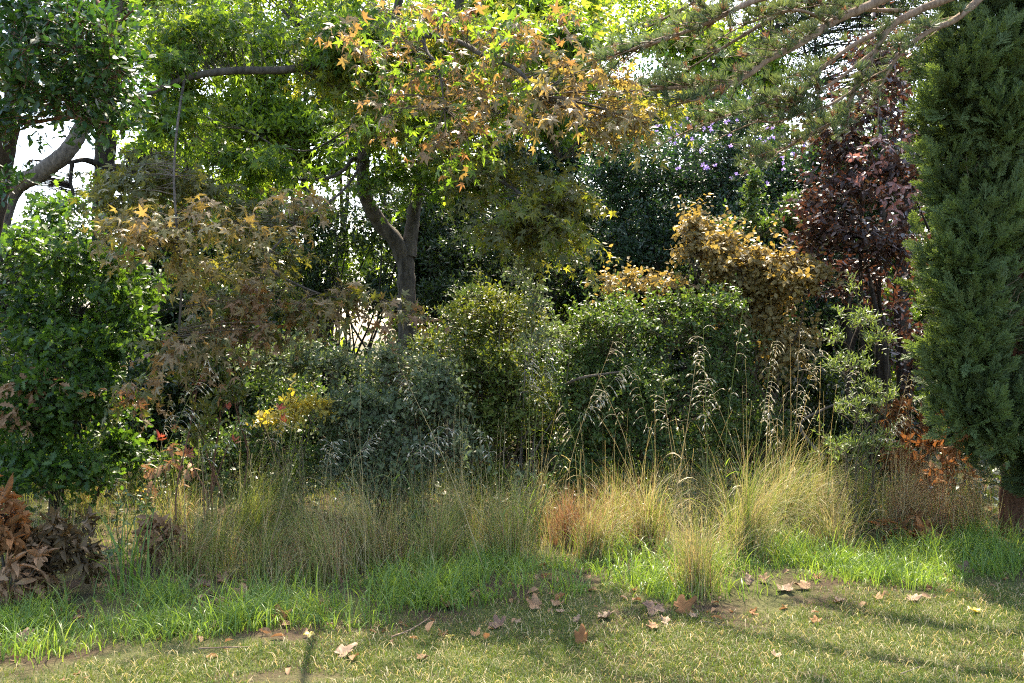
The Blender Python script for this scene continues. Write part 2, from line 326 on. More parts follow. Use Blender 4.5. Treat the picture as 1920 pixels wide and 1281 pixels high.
m_sapl = leafmat("sapling_bronze_green", [(.05, .1, .02), (.09, .12, .02), (.14, .12, .03)], (1.5, 1.4, .5), .4, .35, .45)
m_yel = leafmat("yellow_leaf", [(.35, .28, .03), (.5, .4, .05), (.3, .3, .04)], (1.4, 1.3, .5), .45)
m_lush = leafmat("lush_grass", [(.075, .15, .024), (.1, .19, .034), (.14, .23, .045), (.2, .25, .055)], (1.6, 1.5, .6), .45, .4)
m_lawn = leafmat("mown_lawn", [(.05, .085, .018), (.075, .115, .022), (.1, .14, .03), (.055, .115, .02), (.15, .15, .06)], (1.5, 1.4, .6), .38, .5, .25, 2.0, .4)
m_straw = leafmat("straw", [(.3, .215, .09), (.4, .31, .14), (.46, .38, .2)], (1.2, 1.15, .8), .35, .5)
m_stipa = leafmat("feather_grass_green", [(.085, .14, .025), (.135, .19, .038), (.2, .23, .06), (.28, .265, .1)], (1.4, 1.4, .6), .4, .5)
m_redgr = leafmat("reddish_dry_grass", [(.2, .09, .045), (.28, .14, .07), (.34, .2, .1)], (1.2, 1, .7), .35, .5)
m_oat = leafmat("pale_oat_spikelet", [(.5, .46, .36), (.62, .57, .47), (.42, .4, .24)], (1.2, 1.15, .95), .45, .4)
m_dry = leafmat("dry_leaf_tan", [(.17, .092, .042), (.25, .145, .07), (.31, .195, .105)], (1.1, .9, .7), .25, .65, .12, 14, .8)
m_dryo = leafmat("dry_leaf_orange", [(.17, .075, .024), (.25, .115, .036), (.12, .065, .028)], (1.2, .9, .6), .3, .65, .12, 8, .5)
m_dryd = leafmat("dry_leaf_dark_brown", [(.055, .036, .014), (.1, .064, .025), (.16, .1, .04)], (1.1, 1, .7), .25, .55, .25, 8, .5)
m_dryp = leafmat("dry_leaf_pale", [(.22, .145, .085), (.31, .21, .13)], (1.1, .95, .8), .3, .6, .2, 14, .8)
m_dryv = leafmat("dry_leaf_purplish", [(.13, .075, .045), (.2, .12, .075)], (1.1, .9, .8), .25, .6, .2, 14, .8)
m_viol = leafmat("violet_petal", [(.26, .17, .5), (.36, .26, .62)], (1.2, 1.2, 1.2), .4, .5)
m_ypet = leafmat("yellow_petal", [(.8, .5, .02), (.85, .6, .04)], (1.2, 1.1, .6), .4, .5)

# ------------------------------------------------------------------ ground
def ground():
    mb = MB(); xs = np.concatenate([[-400, -150, -60, -30], np.linspace(-12, 12, 121), [30, 60, 150, 400]]); ys = np.concatenate([[-60, -20, -5, 0], np.linspace(2, 16, 101), [20, 30, 60, 150, 600]])
    X, Y = np.meshgrid(xs, ys); V = np.stack([X, Y, gh(X, np.clip(Y, 0, 16))*np.where((np.abs(X) < 13) & (Y > 1) & (Y < 17), 1, .0)], -1).reshape(-1, 3)
    far = (np.abs(V[:, 0]) > 13) | (V[:, 1] > 17); V[far, 2] = .05
    a = (np.arange(len(ys)-1)*len(xs))[:, None]+np.arange(len(xs)-1)[None]
    mb.add(V, [np.stack([a, a+1, a+1+len(xs), a+len(xs)], -1).reshape(-1, 4)])
    return kind(mb.build("ground", groundmat()), 'structure')
ground()
FRX = [-900, 0, 180, 330, 480, 640, 800, 1000, 1150, 1300, 1420, 1560, 1700, 1920, 2800]; FRY = [1290, 1250, 1225, 1200, 1195, 1190, 1150, 1120, 1118, 1140, 1135, 1120, 1110, 1085, 1060]
BKY = [1190, 1150, 1135, 1120, 1115, 1095, 1070, 1055, 1040, 1060, 1050, 1020, 1015, 1005, 1000]
def pix(V): return 960+V[:, 0]/V[:, 1]*F, 640.5+(H-V[:, 2])/V[:, 1]*F
def scatter(n, x0, x1, y0, y1):
    V = np.stack([rng.uniform(x0, x1, n), rng.uniform(y0, y1, n), np.zeros(n)], 1); V[:, 2] = gh(V[:, 0], V[:, 1])-.004; return V

# mown lawn: fine short blades
def lawn():
    V = scatter(640000, -5.0, 5.4, 3.5, 7.4); V = V[np.abs(V[:, 0]) < V[:, 1]*.62+.2]; px, py = pix(V); fr = np.interp(px, FRX, FRY)
    nz = noise3(V, 1.7)+.5*noise3(V+7, 5.0); bare = np.clip((fr+55-py)/60, -1, 1)*.55
    bare += np.exp(-((px-60)/110)**2-((py-1225)/22)**2)*1.5+np.exp(-((px-540)/130)**2-((py-1275)/14)**2)*1.6+np.exp(-((px-520)/60)**2-((py-1195)/12)**2)*1.2+np.exp(-((px-1390)/70)**2-((py-1135)/14)**2)*1.2
    k = (py > fr-18) & (rng.random(len(V)) < np.clip(.95+.35*nz-bare*1.1, .03, 1)); V = V[k]; n = len(V)
    mb = MB(); blades(mb, V, rng.uniform(.018, .05, n)*(1+.25*noise3(V, 2.5)), rng.uniform(.4, 2.6, n), rng.uniform(.0022, .0042, n), 4, kink=.15)
    kind(mb.build("lawn_grass", m_lawn), 'stuff', "short olive green mown lawn with straw coloured bits")
    V = V[rng.choice(n, 9000)]; mb = MB(); n = len(V); blades(mb, V+UP*.012, rng.uniform(.03, .09, n), rng.uniform(1.3, 1.9, n), rng.uniform(.002, .004, n), 3)
    kind(mb.build("grass_clippings", m_straw), 'stuff', "pale dry clippings lying in the mown lawn")
lawn()
# lush uncut couch grass between lawn and bed
def lush():
    V = scatter(9000, -5.5, 6, 4.4, 8.2); px, py = pix(V); fr = np.interp(px, FRX, FRY); bk = np.interp(px, FRX, BKY)
    nz = noise3(V, 2.2); k = (py < fr-2-14*(nz < -.2)) & (py > bk-10) & (rng.random(len(V)) < np.clip(.3+.8*nz, .02, 1)); c = V[k][:1500]
    m = 22; b = np.repeat(c, m, 0); b[:, :2] += rng.normal(size=(len(b), 2))*.07; b[:, 2] = gh(b[:, 0], b[:, 1])-.004; n = len(b)
    hh = np.repeat(rng.uniform(.08, .2, len(c))*(1+.5*np.clip(noise3(c, 3.1), -.6, 1)), m)*rng.uniform(.5, 1.2, n)
    mb = MB(); blades(mb, b, hh*1.3, rng.uniform(.6, 3.0, n), rng.uniform(.0045, .0085, n), 7, kink=.08)
    kind(mb.build("couch_grass", m_lush), 'stuff', "lush bright green long grass edging the lawn")
lush()
# fine mixed grass filling the bed
def bedgrass():
    V = scatter(26000, -6, 6.5, 6.0, 9.4); px, py = pix(V); bk = np.interp(px, FRX, BKY); nz = noise3(V, 1.6)
    k = (py < bk+12) & (rng.random(len(V)) < np.clip(.5+.5*nz, .1, 1)); V = V[k]; n = len(V); dry = rng.random(n) < np.where(V[:, 1] > 8.2, .22, .42)
    for nm, q, m, hm, lb in (("bed_grass", ~dry, m_stipa, .34, "loose yellow green grass filling the wild border"), ("dry_bed_grass", dry, m_straw, .3, "dry straw coloured grass filling the wild border")):
        b = V[q]; mb = MB(); blades(mb, b, rng.uniform(.4, 1.3, len(b))*hm, rng.uniform(.1, 1.4, len(b)), rng.uniform(.0028, .005, len(b)), 7, kink=.14); kind(mb.build(nm, m), 'stuff', lb)
bedgrass()
# low leafy ground cover in the shade below the shrubs
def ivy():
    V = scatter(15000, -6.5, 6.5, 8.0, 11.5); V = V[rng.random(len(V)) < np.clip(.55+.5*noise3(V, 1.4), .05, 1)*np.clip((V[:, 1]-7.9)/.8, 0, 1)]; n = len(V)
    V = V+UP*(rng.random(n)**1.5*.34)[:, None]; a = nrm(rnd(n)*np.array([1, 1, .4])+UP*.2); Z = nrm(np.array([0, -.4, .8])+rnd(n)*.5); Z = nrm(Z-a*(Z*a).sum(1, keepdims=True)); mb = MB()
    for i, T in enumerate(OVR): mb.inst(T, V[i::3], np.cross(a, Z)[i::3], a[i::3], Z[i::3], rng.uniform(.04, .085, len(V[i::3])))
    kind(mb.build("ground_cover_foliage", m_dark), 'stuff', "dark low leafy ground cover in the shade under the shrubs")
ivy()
# crumbled leaf bits on the soil under the shrubs
def litter():
    V = scatter(7500, -6, 6.5, 4.3, 11); px, py = pix(V); fr = np.interp(px, FRX, FRY); k = (py < fr+90) & (rng.random(len(V)) < np.clip(.35+.6*noise3(V+3, 1.3), .02, 1)*np.clip((fr+90-py)/90, 0, 1)**1.3); V = V[k]; n = len(V)
    a = nrm(rnd(n)*np.array([1, 1, .3])); Z = nrm(UP+rnd(n)*.5); Z = nrm(Z-a*(Z*a).sum(1, keepdims=True)); mb = MB()
    mb.inst(t_oval(.5, .35, .3), V+UP*.02, np.cross(a, Z), a, Z, rng.uniform(.025, .085, n)); kind(mb.build("leaf_litter", m_dry), 'stuff', "crumbled brown leaf litter on the bed soil")
litter()

# ------------------------------------------------------------------ liquidambar: forked trunk, long limbs, green, copper and olive foliage
def liquidambar():
    base = np.array([*P(765, 920, 9.8)[:2], .05]); root = thing("liquidambar_tree", "liquidambar with forked grey trunk and green and copper star shaped leaves", "tree", base)
    W = MB(); S = []
    def lim(pts, rad, **k): c, r = W.limb([P(*p) for p in pts], rad, **k); S.append(c)
    lim([(765, 960, 9.8), (766, 760, 9.8), (763, 620, 9.8), (762, 520, 9.8), (757, 470, 9.8)], [.125, .1, .092, .088, .08], k=16)
    W.build("trunk", bark_grey, root); W = MB()
    lim([(757, 486, 9.8), (742, 452, 9.75), (712, 418, 9.7), (688, 375, 9.6), (681, 330, 9.55), (684, 280, 9.5), (700, 190, 9.4), (735, 60, 9.2), (770, -120, 9.2), (780, -330, 9.2)], [.08, .077, .074, .07, .066, .06, .05, .04, .03, .012])
    lim([(766, 482, 9.8), (773, 420, 9.85), (784, 352, 9.9), (802, 290, 9.9), (832, 190, 9.8), (850, 60, 9.6), (890, -120, 9.6), (930, -360, 9.8)], [.075, .07, .066, .06, .05, .042, .03, .012])
    lim([(842, 110, 9.7), (760, 88, 9.3), (690, 98, 9.0), (620, 118, 8.8), (530, 131, 8.6), (420, 134, 8.4), (340, 150, 8.2), (250, 190, 8.0)], [.036, .036, .036, .036, .036, .033, .026, .01])
    lim([(560, 128, 8.65), (610, 155, 8.7), (660, 180, 8.8), (700, 200, 8.9)], [.018, .016, .014, .008], k=8)
    lim([(682, 318, 9.55), (664, 297, 9.4), (645, 318, 9.2), (615, 334, 9.1), (570, 337, 8.9), (520, 334, 8.8), (470, 322, 8.7), (430, 300, 8.5)], [.022, .02, .018, .016, .013, .011, .008, .004], k=8)
    lim([(560, 337, 8.9), (530, 290, 8.7), (495, 262, 8.6), (455, 242, 8.5)], [.009, .008, .006, .004], k=6)
    lim([(700, 200, 9.4), (640, 250, 9.2), (580, 282, 9.0), (520, 275, 8.9)], [.012, .01, .008, .004], k=6)
    lim([(850, 60, 9.6), (800, 30, 8.5), (790, 60, 6.16), (860, 78, 5.81), (910, 106, 5.56), (968, 130, 5.39), (1012, 180, 5.30)], [.03, .024, .018, .015, .013, .011, .006], k=8)
    lim([(790, 50, 6.16), (800, 95, 5.90), (822, 128, 5.73), (834, 205, 5.64)], [.012, .01, .008, .004], k=6)
    lim([(800, 300, 9.9), (870, 300, 9.2), (940, 340, 8.4), (1000, 380, 8.0), (1060, 420, 7.8)], [.022, .019, .015, .011, .005], k=8)
    lim([(835, 180, 9.8), (920, 210, 9.2), (1010, 250, 8.6), (1050, 300, 8.2)], [.02, .016, .012, .006], k=8)
    lim([(345, 150, 8.2), (332, 240, 7.7), (326, 330, 7.3), (331, 420, 7.0), (336, 470, 6.9), (340, 530, 6.9), (337, 600, 6.9), (333, 640, 6.9)], [.011, .009, .008, .009, .01, .009, .008, .003], k=8)
    lim([(684, 300, 9.5), (640, 360, 8.4), (560, 420, 7.8), (500, 490, 7.5), (560, 535, 7.4), (640, 560, 7.3), (740, 566, 7.2)], [.014, .012, .01, .009, .008, .007, .003], k=6)
    W.build("limb", bark_grey, root)
    def zone(nm, ells, n, tw, nl, sz, tm, mat, every=1, gap=1, **kw):
        q, d = crown(ells, int(n*1.8), .25, gap, 1.8); L = MB(); T = MB(); B = q-d*tw*.3; link_twigs(T, S, B, .004, every*2, .1)
        kw = dict(dict(up=-.35, fw=.5, spread=.8, droop=.35, nv=(0, -.45, .7), nw=1, nr=.55), **kw)
        sprays(L, T, B, nrm(d*np.array([1, 1, .4])+np.array([0, -.25, -.1])+rnd(len(q))*.4), tw, nl, sz, tm, tr=.002, **kw); T.build("twig", bark_twig, root); return L.build(nm, mat, root)
    zone("crown", [(430, 60, 9.0, 210, 80, .9), (700, 60, 9.6, 200, 90, 1.), (760, 220, 9.8, 130, 90, .8), (900, 120, 10, 190, 110, .9), (1040, 130, 9.4, 110, 100, .7),
         (700, -150, 9.8, 330, 100, 1.2, .4), (680, -250, 9.5, 260, 90, 1.1, .6), (930, -300, 9.7, 130, 70, .8, .5), (350, 210, 8.6, 120, 90, .6), (720, 330, 9.4, 50, 30, .3), (790, 330, 9.5, 60, 40, .4)], 1000, .3, 7, .115, STF, m_liq, 2)  # highest clumps are out of view, added to dapple the lawn with shade
    zone("crown", [(330, 120, 8.3, 70, 60, .4), (480, 310, 8.6, 120, 45, .5), (640, 60, 8.6, 110, 60, .5), (1080, 60, 8.2, 80, 60, .5), (1010, 180, 8.2, 110, 60, .5), (880, 330, 9.0, 70, 50, .4)], 300, .26, 7, .115, ST, m_liq, 2)
    zone("crown", [(760, 60, 8.7, 150, 70, .5), (930, 60, 8.5, 150, 70, .5), (860, 170, 8.5, 150, 60, .5), (1040, 120, 8.3, 120, 70, .5), (700, 200, 8.7, 80, 70, .4), (1180, 190, 8.1, 90, 50, .4), (620, 110, 8.9, 90, 70, .4), (1080, 60, 8.5, 90, 60, .4)], 280, .28, 7, .112, ST, m_lime, 2)
    zone("copper_foliage", [(770, 25, 5.81, 130, 45, .4), (930, 40, 5.64, 140, 55, .4), (780, 130, 5.81, 110, 50, .35), (710, 215, 5.81, 80, 55, .35), (850, 215, 5.64, 110, 60, .35), (940, 110, 5.64, 120, 70, .35), (870, 265, 5.56, 80, 40, .3), (690, 110, 6.16, 70, 60, .3), (990, 180, 5.47, 70, 60, .3)], 66, .23, 6, .088, ST, m_cop)
    zone("crown", [(770, 25, 5.81, 130, 45, .4), (930, 40, 5.64, 140, 55, .4), (780, 130, 5.81, 110, 50, .35), (710, 215, 5.81, 80, 55, .35), (850, 215, 5.64, 110, 60, .35), (940, 110, 5.64, 120, 70, .35), (870, 265, 5.56, 80, 40, .3), (690, 110, 6.16, 70, 60, .3), (990, 180, 5.47, 70, 60, .3)], 55, .23, 6, .088, ST, m_liq)
    zone("tan_foliage", [(1040, 225, 5.30, 90, 40, .3), (1130, 210, 5.39, 90, 50, .35), (1210, 205, 5.47, 60, 45, .3), (1060, 150, 5.47, 90, 50, .3)], 52, .22, 7, .088, ST, m_tan)
    zone("olive_foliage", [(930, 330, 8.4, 110, 60, .5), (1010, 400, 8.0, 100, 55, .4), (960, 430, 8.2, 100, 45, .4), (1060, 430, 7.8, 60, 40, .3), (880, 290, 8.8, 80, 50, .4), (1050, 350, 8.0, 60, 50, .3)], 105, .32, 7, .11, ST, m_olive)
    zone("crown", [(900, 320, 8.6, 120, 50, .5), (1040, 390, 7.9, 90, 45, .4), (980, 440, 8.1, 110, 30, .4), (1080, 440, 7.7, 50, 30, .3)], 60, .3, 7, .11, ST, m_lime, 2)
    zone("tan_foliage", [(250, 400, 7.0, 60, 40, .3), (300, 440, 6.9, 70, 65, .3), (400, 400, 7.0, 100, 45, .3), (490, 425, 7.1, 60, 50, .3), (340, 480, 6.9, 60, 50, .25), (430, 500, 7.1, 80, 25, .3), (210, 430, 7.1, 40, 40, .3), (560, 370, 7.6, 60, 30, .3)], 72, .28, 6, .112, ST, m_tan, nr=.5)
    zone("copper_foliage", [(450, 560, 7.4, 80, 45, .3), (380, 640, 7.0, 90, 40, .3), (470, 620, 7.3, 80, 40, .3), (620, 560, 7.3, 60, 28, .25), (720, 572, 7.2, 75, 24, .25), (560, 580, 7.4, 60, 35, .3), (250, 730, 7.4, 60, 30, .3), (330, 650, 7.0, 50, 40, .3), (650, 545, 7.3, 60, 20, .2)], 62, .28, 6, .108, ST, m_cop, nr=.5)
    zone("olive_foliage", [(450, 560, 7.4, 80, 45, .3), (380, 640, 7.0, 90, 40, .3), (470, 620, 7.3, 80, 40, .3), (620, 560, 7.3, 60, 28, .25), (720, 572, 7.2, 75, 24, .25), (560, 580, 7.4, 60, 35, .3), (250, 730, 7.4, 60, 30, .3), (330, 650, 7.0, 50, 40, .3), (650, 545, 7.3, 60, 20, .2)], 34, .28, 6, .108, ST, m_olive, nr=.5)
    zone("crown", [(330, 330, 8.0, 120, 50, .5), (250, 350, 8.2, 90, 50, .5), (480, 400, 8.2, 110, 40, .4), (480, 480, 8.4, 100, 40, .4)], 130, .28, 7, .105, ST, m_olive, 2)
liquidambar()

# ------------------------------------------------------------------ broad oval-leaved evergreen reaching in at upper left
def evergreen():
    base = np.array([-3.75, 6.1, 0.]); root = thing("evergreen_tree", "evergreen tree with glossy oval leaves and reddish brown boughs, overhanging the oak foliage", "tree", base); W = MB(); S = []
    c, _ = W.limb([base-UP*.1, P(-90, 700, 6.0), P(-15, 400, 5.9), P(10, 270, 5.8), P(30, 160, 5.7), P(60, -40, 5.6), P(90, -300, 5.6)], [.11, .09, .07, .06, .05, .04, .02], 14); S.append(c); W.build("trunk", bark_dark, root); W = MB()
    for pts, rad in (([(30, 170, 5.7), (58, 110, 5.3), (78, 70, 5.1), (96, 34, 5.0)], [.022, .018, .013, .006]), ([(62, 108, 5.3), (100, 106, 5.1), (130, 92, 5.0), (160, 88, 4.9)], [.013, .011, .008, .004]),
                     ([(75, 106, 5.25), (120, 124, 5.1), (160, 150, 5.0), (230, 170, 4.9)], [.01, .008, .006, .003]), ([(60, -40, 5.6), (150, -30, 5.2), (210, 40, 5.0), (250, 20, 4.9)], [.02, .016, .01, .004]),
                     ([(70, -120, 5.6), (200, -200, 6.2), (350, -220, 6.7), (500, -200, 6.9)], [.03, .024, .016, .006]), ([(20, 230, 5.8), (60, 230, 5.3), (130, 220, 5.0), (200, 230, 4.9)], [.016, .012, .008, .004])):  # long bough above the view, added to carry the lawn-shading clump
        c, _ = W.limb([P(*p) for p in pts], rad, 8); S.append(c)
    W.build("branch", bark_red, root)
    q, d = crown([(60, 40, 5.2, 110, 80, .5), (180, 60, 5.0, 100, 80, .5), (110, 170, 5.1, 130, 70, .5), (230, 150, 5.0, 60, 90, .4), (10, 230, 5.3, 60, 60, .4), (200, 235, 5.0, 80, 30, .3), (60, -140, 5.3, 200, 90, .6), (-90, 100, 5.4, 90, 200, .6), (250, -190, 6.7, 330, 80, .5, .7), (20, 345, 5.3, 45, 35, .25, .5), (40, 120, 4.8, 60, 60, .3)], 1250, .3, 1, 2.)  # wide clump far above the view is added to shade the left lawn
    L = MB(); T = MB(); B = q-d*.06; link_twigs(T, S, B, .0022, 4)
    sprays(L, T, B, nrm(d+np.array([0, -.2, .3])+rnd(len(q))*.4), .16, 9, .062, OV, up=.25, fw=.7, spread=.8, droop=.15, nv=(0, -.3, .8), nr=.5, tr=.002); T.build("twig", bark_red, root); L.build("crown", m_glossy, root)
evergreen()

# ------------------------------------------------------------------ young oak at the left
b0 = np.array([*P(130, 900, 8.4)[:2], .03])
oak = shrub("young_oak", "young oak with lobed bright and dark green leaves filling the left edge", "tree", b0,
      [(60, 470, 8.2, 110, 80, .6), (170, 500, 8.4, 110, 90, .6), (60, 620, 8.2, 120, 90, .6), (190, 640, 8.4, 100, 80, .6), (80, 730, 8.0, 110, 70, .5), (180, 740, 8.2, 90, 60, .5), (-120, 600, 8.4, 150, 250, .8), (100, 400, 8.5, 60, 40, .4), (60, 800, 7.9, 80, 40, .4), (60, 860, 8.0, 110, 45, .4), (130, 890, 7.9, 110, 35, .3), (0, 900, 7.8, 70, 30, .3), (200, 850, 8.6, 110, 50, .4), (250, 560, 8.8, 60, 110, .5)],
      900, .22, 8, .095, OK_, m_oak, bark_dark, 6, .022, shell=.3, gap=1, gs=1.7, up=.1, nr=.65, foliage="crown", stem="trunk", tr=.002)
def oak_dry():
    L = MB(); q, d = crown([(45, 770, 7.75, 45, 60, .2), (90, 720, 7.8, 40, 20, .2), (330, 880, 8.0, 40, 30, .2)], 40, .2, None); sprays(L, None, q, nrm(d-UP*.6), .12, 5, .1, OK_, up=-.5, nr=.8); L.build("dead_foliage", m_dry, oak)
oak_dry()

# ------------------------------------------------------------------ old trees behind, upper left
def old_trees():
    base = np.array([*P(-60, 900, 12.5)[:2], .05]); r = thing("leaning_tree", "pale barked tree leaning up to the right against the white sky", "tree", base); W = MB()
    c, _ = W.limb([base-UP*.1, P(-40, 600, 12.4), P(15, 375, 12.2), P(75, 325, 12.1), P(125, 285, 12), P(160, 220, 12), P(210, 60, 12), P(240, -200, 12)], [.17, .14, .11, .105, .1, .09, .08, .05], 14); W.build("trunk", bark_pale, r)
    q, d = crown([(150, 60, 12, 200, 120, 1.2), (260, -120, 12, 260, 130, 1.4), (40, 120, 12.4, 150, 90, 1.)], 420, .3, 1); L = MB(); T = MB(); link_twigs(T, [c[30:]], q, .008, 1); sprays(L, T, q, nrm(d+rnd(len(q))*.4), .4, 8, .12, RH, nr=.7, tr=.003); T.build("branch", bark_dark, r); L.build("crown", m_oak, r)
    base = np.array([*P(196, 880, 13.5)[:2], .08]); r = thing("old_conifer", "dark upright trunk with bare drooping twigs behind the oak", "tree", base); W = MB(); S = []
    c, _ = W.limb([base-UP*.1, P(192, 600, 13.5), P(192, 400, 13.5), P(197, 300, 13.5), P(205, 100, 13.5), P(215, -300, 13.5)], [.17, .15, .135, .13, .12, .08], 14); S.append(c); W.build("trunk", bark_dark, r); W = MB()
    for pts, rad in (([(197, 315, 13.5), (160, 300, 13.2), (120, 306, 13.0), (60, 300, 12.9)], [.05, .035, .025, .01]), ([(197, 310, 13.5), (240, 322, 13.3), (290, 345, 13.1), (340, 380, 13)], [.07, .055, .04, .015]), ([(200, 240, 13.5), (260, 230, 13.2), (330, 250, 13), (390, 270, 12.9)], [.05, .04, .03, .01]),
                     ([(200, 180, 13.5), (280, 200, 13.2), (360, 215, 13)], [.05, .03, .01]), ([(135, 306, 13), (132, 340, 13), (137, 370, 13), (120, 400, 13)], [.03, .024, .02, .01])):
        c, _ = W.limb([P(*p) for p in pts], rad, 8); S.append(c)
    q, d = crown([(270, 295, 13.1, 80, 45, .5), (330, 270, 13, 70, 45, .5), (80, 340, 13, 90, 40, .5), (230, 340, 13.2, 70, 30, .4)], 330, .1, None); link_twigs(W, S[1:], q, .007, 1)
    t = np.linspace(0, 1, 5); W.tubes(q[:, None]+(nrm(rnd(len(q))*np.array([1, 1, .4])-UP*.7)[:, None]*(rng.uniform(.1, .35, len(q))[:, None]*t)[..., None]), np.broadcast_to(.003*(1.2-t), (len(q), 5))); W.build("branch", bark_dark, r)
    q, d = crown([(230, 60, 13.5, 230, 110, 1.2), (330, 190, 13.6, 110, 60, .8), (230, -160, 13.5, 260, 120, 1.4)], 600, .3, 1); L = MB(); T = MB(); link_twigs(T, S, q, .008, 2); sprays(L, T, q, nrm(d-UP*.3), .35, 10, .13, RHN, up=-.2, nr=.8, tr=.003); T.build("branch", bark_dark, r); L.build("crown", m_dark, r)
old_trees()

# ------------------------------------------------------------------ background trees and shrubs
BG = "trees behind the garden border"
shrub("background_tree", "bright lime green sunlit tree seen between the limbs of the liquidambar", "tree", P(540, 900, 15)*[1, 1, 0], [(520, 240, 15, 170, 90, 1.), (610, 270, 15, 120, 80, .9), (450, 200, 15, 110, 90, .9), (700, 180, 15.2, 120, 110, .9), (640, 60, 15.5, 150, 80, 1.), (560, -20, 15.8, 280, 60, 1.1), (520, 120, 15.5, 200, 90, 1.1), (330, 60, 16, 180, 110, 1.2)], 1400, .4, 9, .14, RH, m_bright, bark_grey, 7, .06, BG, link=2, nr=.7, tr=.003, foliage="crown", stem="trunk")
shrub("background_tree", "sunlit yellow green tree behind the copper leaves at the top centre", "tree", P(1000, 900, 16)*[1, 1, 0], [(900, 40, 16, 200, 110, 1.2), (1060, 60, 16, 120, 120, 1.1), (760, 140, 16.5, 170, 110, 1.2), (1000, 180, 16, 120, 70, 1.), (860, 220, 16, 120, 70, 1.)], 1400, .4, 9, .15, RH, m_bright, bark_grey, 7, .07, BG, link=2, nr=.7, tr=.003, foliage="crown", stem="trunk")
shrub("background_tree", "pale green bushy tree behind the tip of the cedar bough", "tree", P(1310, 900, 18)*[1, 1, 0], [(1300, 110, 18, 110, 70, 1.2), (1260, 30, 18.5, 120, 70, 1.2), (1400, 150, 18, 100, 70, 1.1), (1330, 220, 17.5, 150, 60, 1.)], 800, .4, 9, .15, RH, m_bright, bark_grey, 7, .07, BG, link=2, nr=.7, tr=.003, foliage="crown", stem="trunk")
shrub("background_conifer", "dark conifer with hanging foliage behind the cedar boughs", "tree", P(1480, 900, 19)*[1, 1, 0], [(1470, 80, 19, 110, 150, 1.4), (1560, 40, 19, 160, 150, 1.5), (1700, 60, 19, 160, 170, 1.5), (1500, -140, 19, 230, 120, 1.5)], 1300, .45, 12, .12, RHN, m_dark, bark_dark, 6, .09, BG, link=3, up=-.4, droop=.5, nr=.8, tr=.003, foliage="crown", stem="trunk")
shrub("background_conifer", "narrow brownish conifer rising behind the pale sky gap by the liquidambar fork", "tree", P(610, 900, 17)*[1, 1, 0], [(630, 190, 17, 50, 60, .7), (600, 120, 17, 40, 80, .6), (640, 260, 17, 60, 50, .7)], 330, .4, 12, .12, RHN, m_dark, bark_dark, 3, .08, BG, link=3, up=-.4, droop=.5, nr=.8, tr=.003, foliage="crown", stem="trunk")
shrub("thicket_shrub", "dark thin stemmed shrub with narrow leaves left of the forked trunk", "shrub", P(640, 890, 12)*[1, 1, 0], [(590, 400, 12, 90, 40, .6), (720, 380, 12.2, 110, 50, .6), (640, 450, 12, 120, 45, .6), (560, 500, 12, 80, 70, .6), (690, 560, 12, 80, 60, .5)], 430, .3, 9, .1, OVM, m_dark, bark_dark, 18, .02, BG, link=1, nr=.7)
shrub("thicket_shrub", "dark leafy shrub between the oak and the copper liquidambar leaves", "shrub", P(330, 900, 11)*[1, 1, 0], [(330, 430, 11.5, 130, 70, .6), (430, 560, 11, 110, 90, .6), (300, 600, 11, 110, 120, .6), (260, 760, 10.5, 130, 90, .6), (420, 720, 10.4, 130, 100, .6)], 900, .26, 9, .085, OV, m_dark, bark_dark, 10, .022, BG, shell=.4, nr=.7)
shrub("thicket_shrub", "dark leafy shrub close behind the right arm of the forked trunk", "shrub", P(900, 890, 12)*[1, 1, 0], [(860, 360, 12.3, 100, 70, .6), (800, 420, 12, 70, 60, .5), (900, 470, 12, 110, 70, .6), (1020, 500, 12, 110, 70, .6), (860, 560, 11.6, 100, 60, .5)], 800, .26, 9, .085, OVM, m_dark, bark_dark, 14, .022, BG, shell=.4, nr=.7)
shrub("thicket_shrub", "lit green shrub glimpsed low behind the forked trunk", "shrub", P(720, 880, 15)*[1, 1, 0], [(640, 500, 15, 120, 50, .7), (560, 560, 15, 90, 70, .7), (800, 520, 15, 90, 80, .7), (380, 520, 15, 120, 120, .8)], 420, .35, 8, .13, RH, m_bright, bark_grey, 8, .03, BG, nr=.7)
for px, Y, lb in ((-150, 12.6, "dark evergreen bush at the far left behind the young oak"), (90, 13.0, "dark evergreen bush behind the young oak, below the leaning tree"), (300, 13.2, "dark evergreen bush behind the copper leaves left of the forked trunk"), (470, 13.6, "dark evergreen bush just left of the pale gap in the thin stems"), (860, 13.4, "dark evergreen bush behind the right arm of the forked trunk"), (1010, 13.2, "dark evergreen bush left of the flowering shrub"), (1190, 13.6, "dark evergreen bush behind the broad green shrub"), (1400, 13.6, "dark evergreen bush behind the gold shrub"), (1560, 13.6, "dark evergreen bush left of the dark bare trunks"), (1840, 12.8, "dark evergreen bush behind the cypress")):
    tp = 470 if px < 600 else 420
    shrub("background_shrub", lb, "shrub", P(px, 885, Y)*[1, 1, 0], [(px, tp, Y, 120, 80, .6), (px-40, tp+130, Y, 110, 100, .6), (px+50, tp+180, Y-.2, 110, 110, .6), (px, tp+310, Y-.3, 140, 110, .6)], 420, .3, 9, .11, RH, m_dark, bark_dark, 8, .03, "dark bushes behind the border", dens=3.6, shell=.3, gap=None, link=3, nr=.9, tr=.003)
shrub("background_tree", "mid green tree filling the space left of the flowering shrub, above the olive leaves", "tree", P(1110, 890, 15)*[1, 1, 0], [(1110, 260, 15, 110, 90, .8), (1000, 300, 15, 110, 90, .8), (1200, 200, 15.4, 100, 60, .8), (1060, 400, 15, 110, 80, .8)], 800, .3, 9, .12, RH, m_hedge, bark_dark, 8, .05, BG, nr=.8, tr=.003, foliage="crown", stem="trunk")
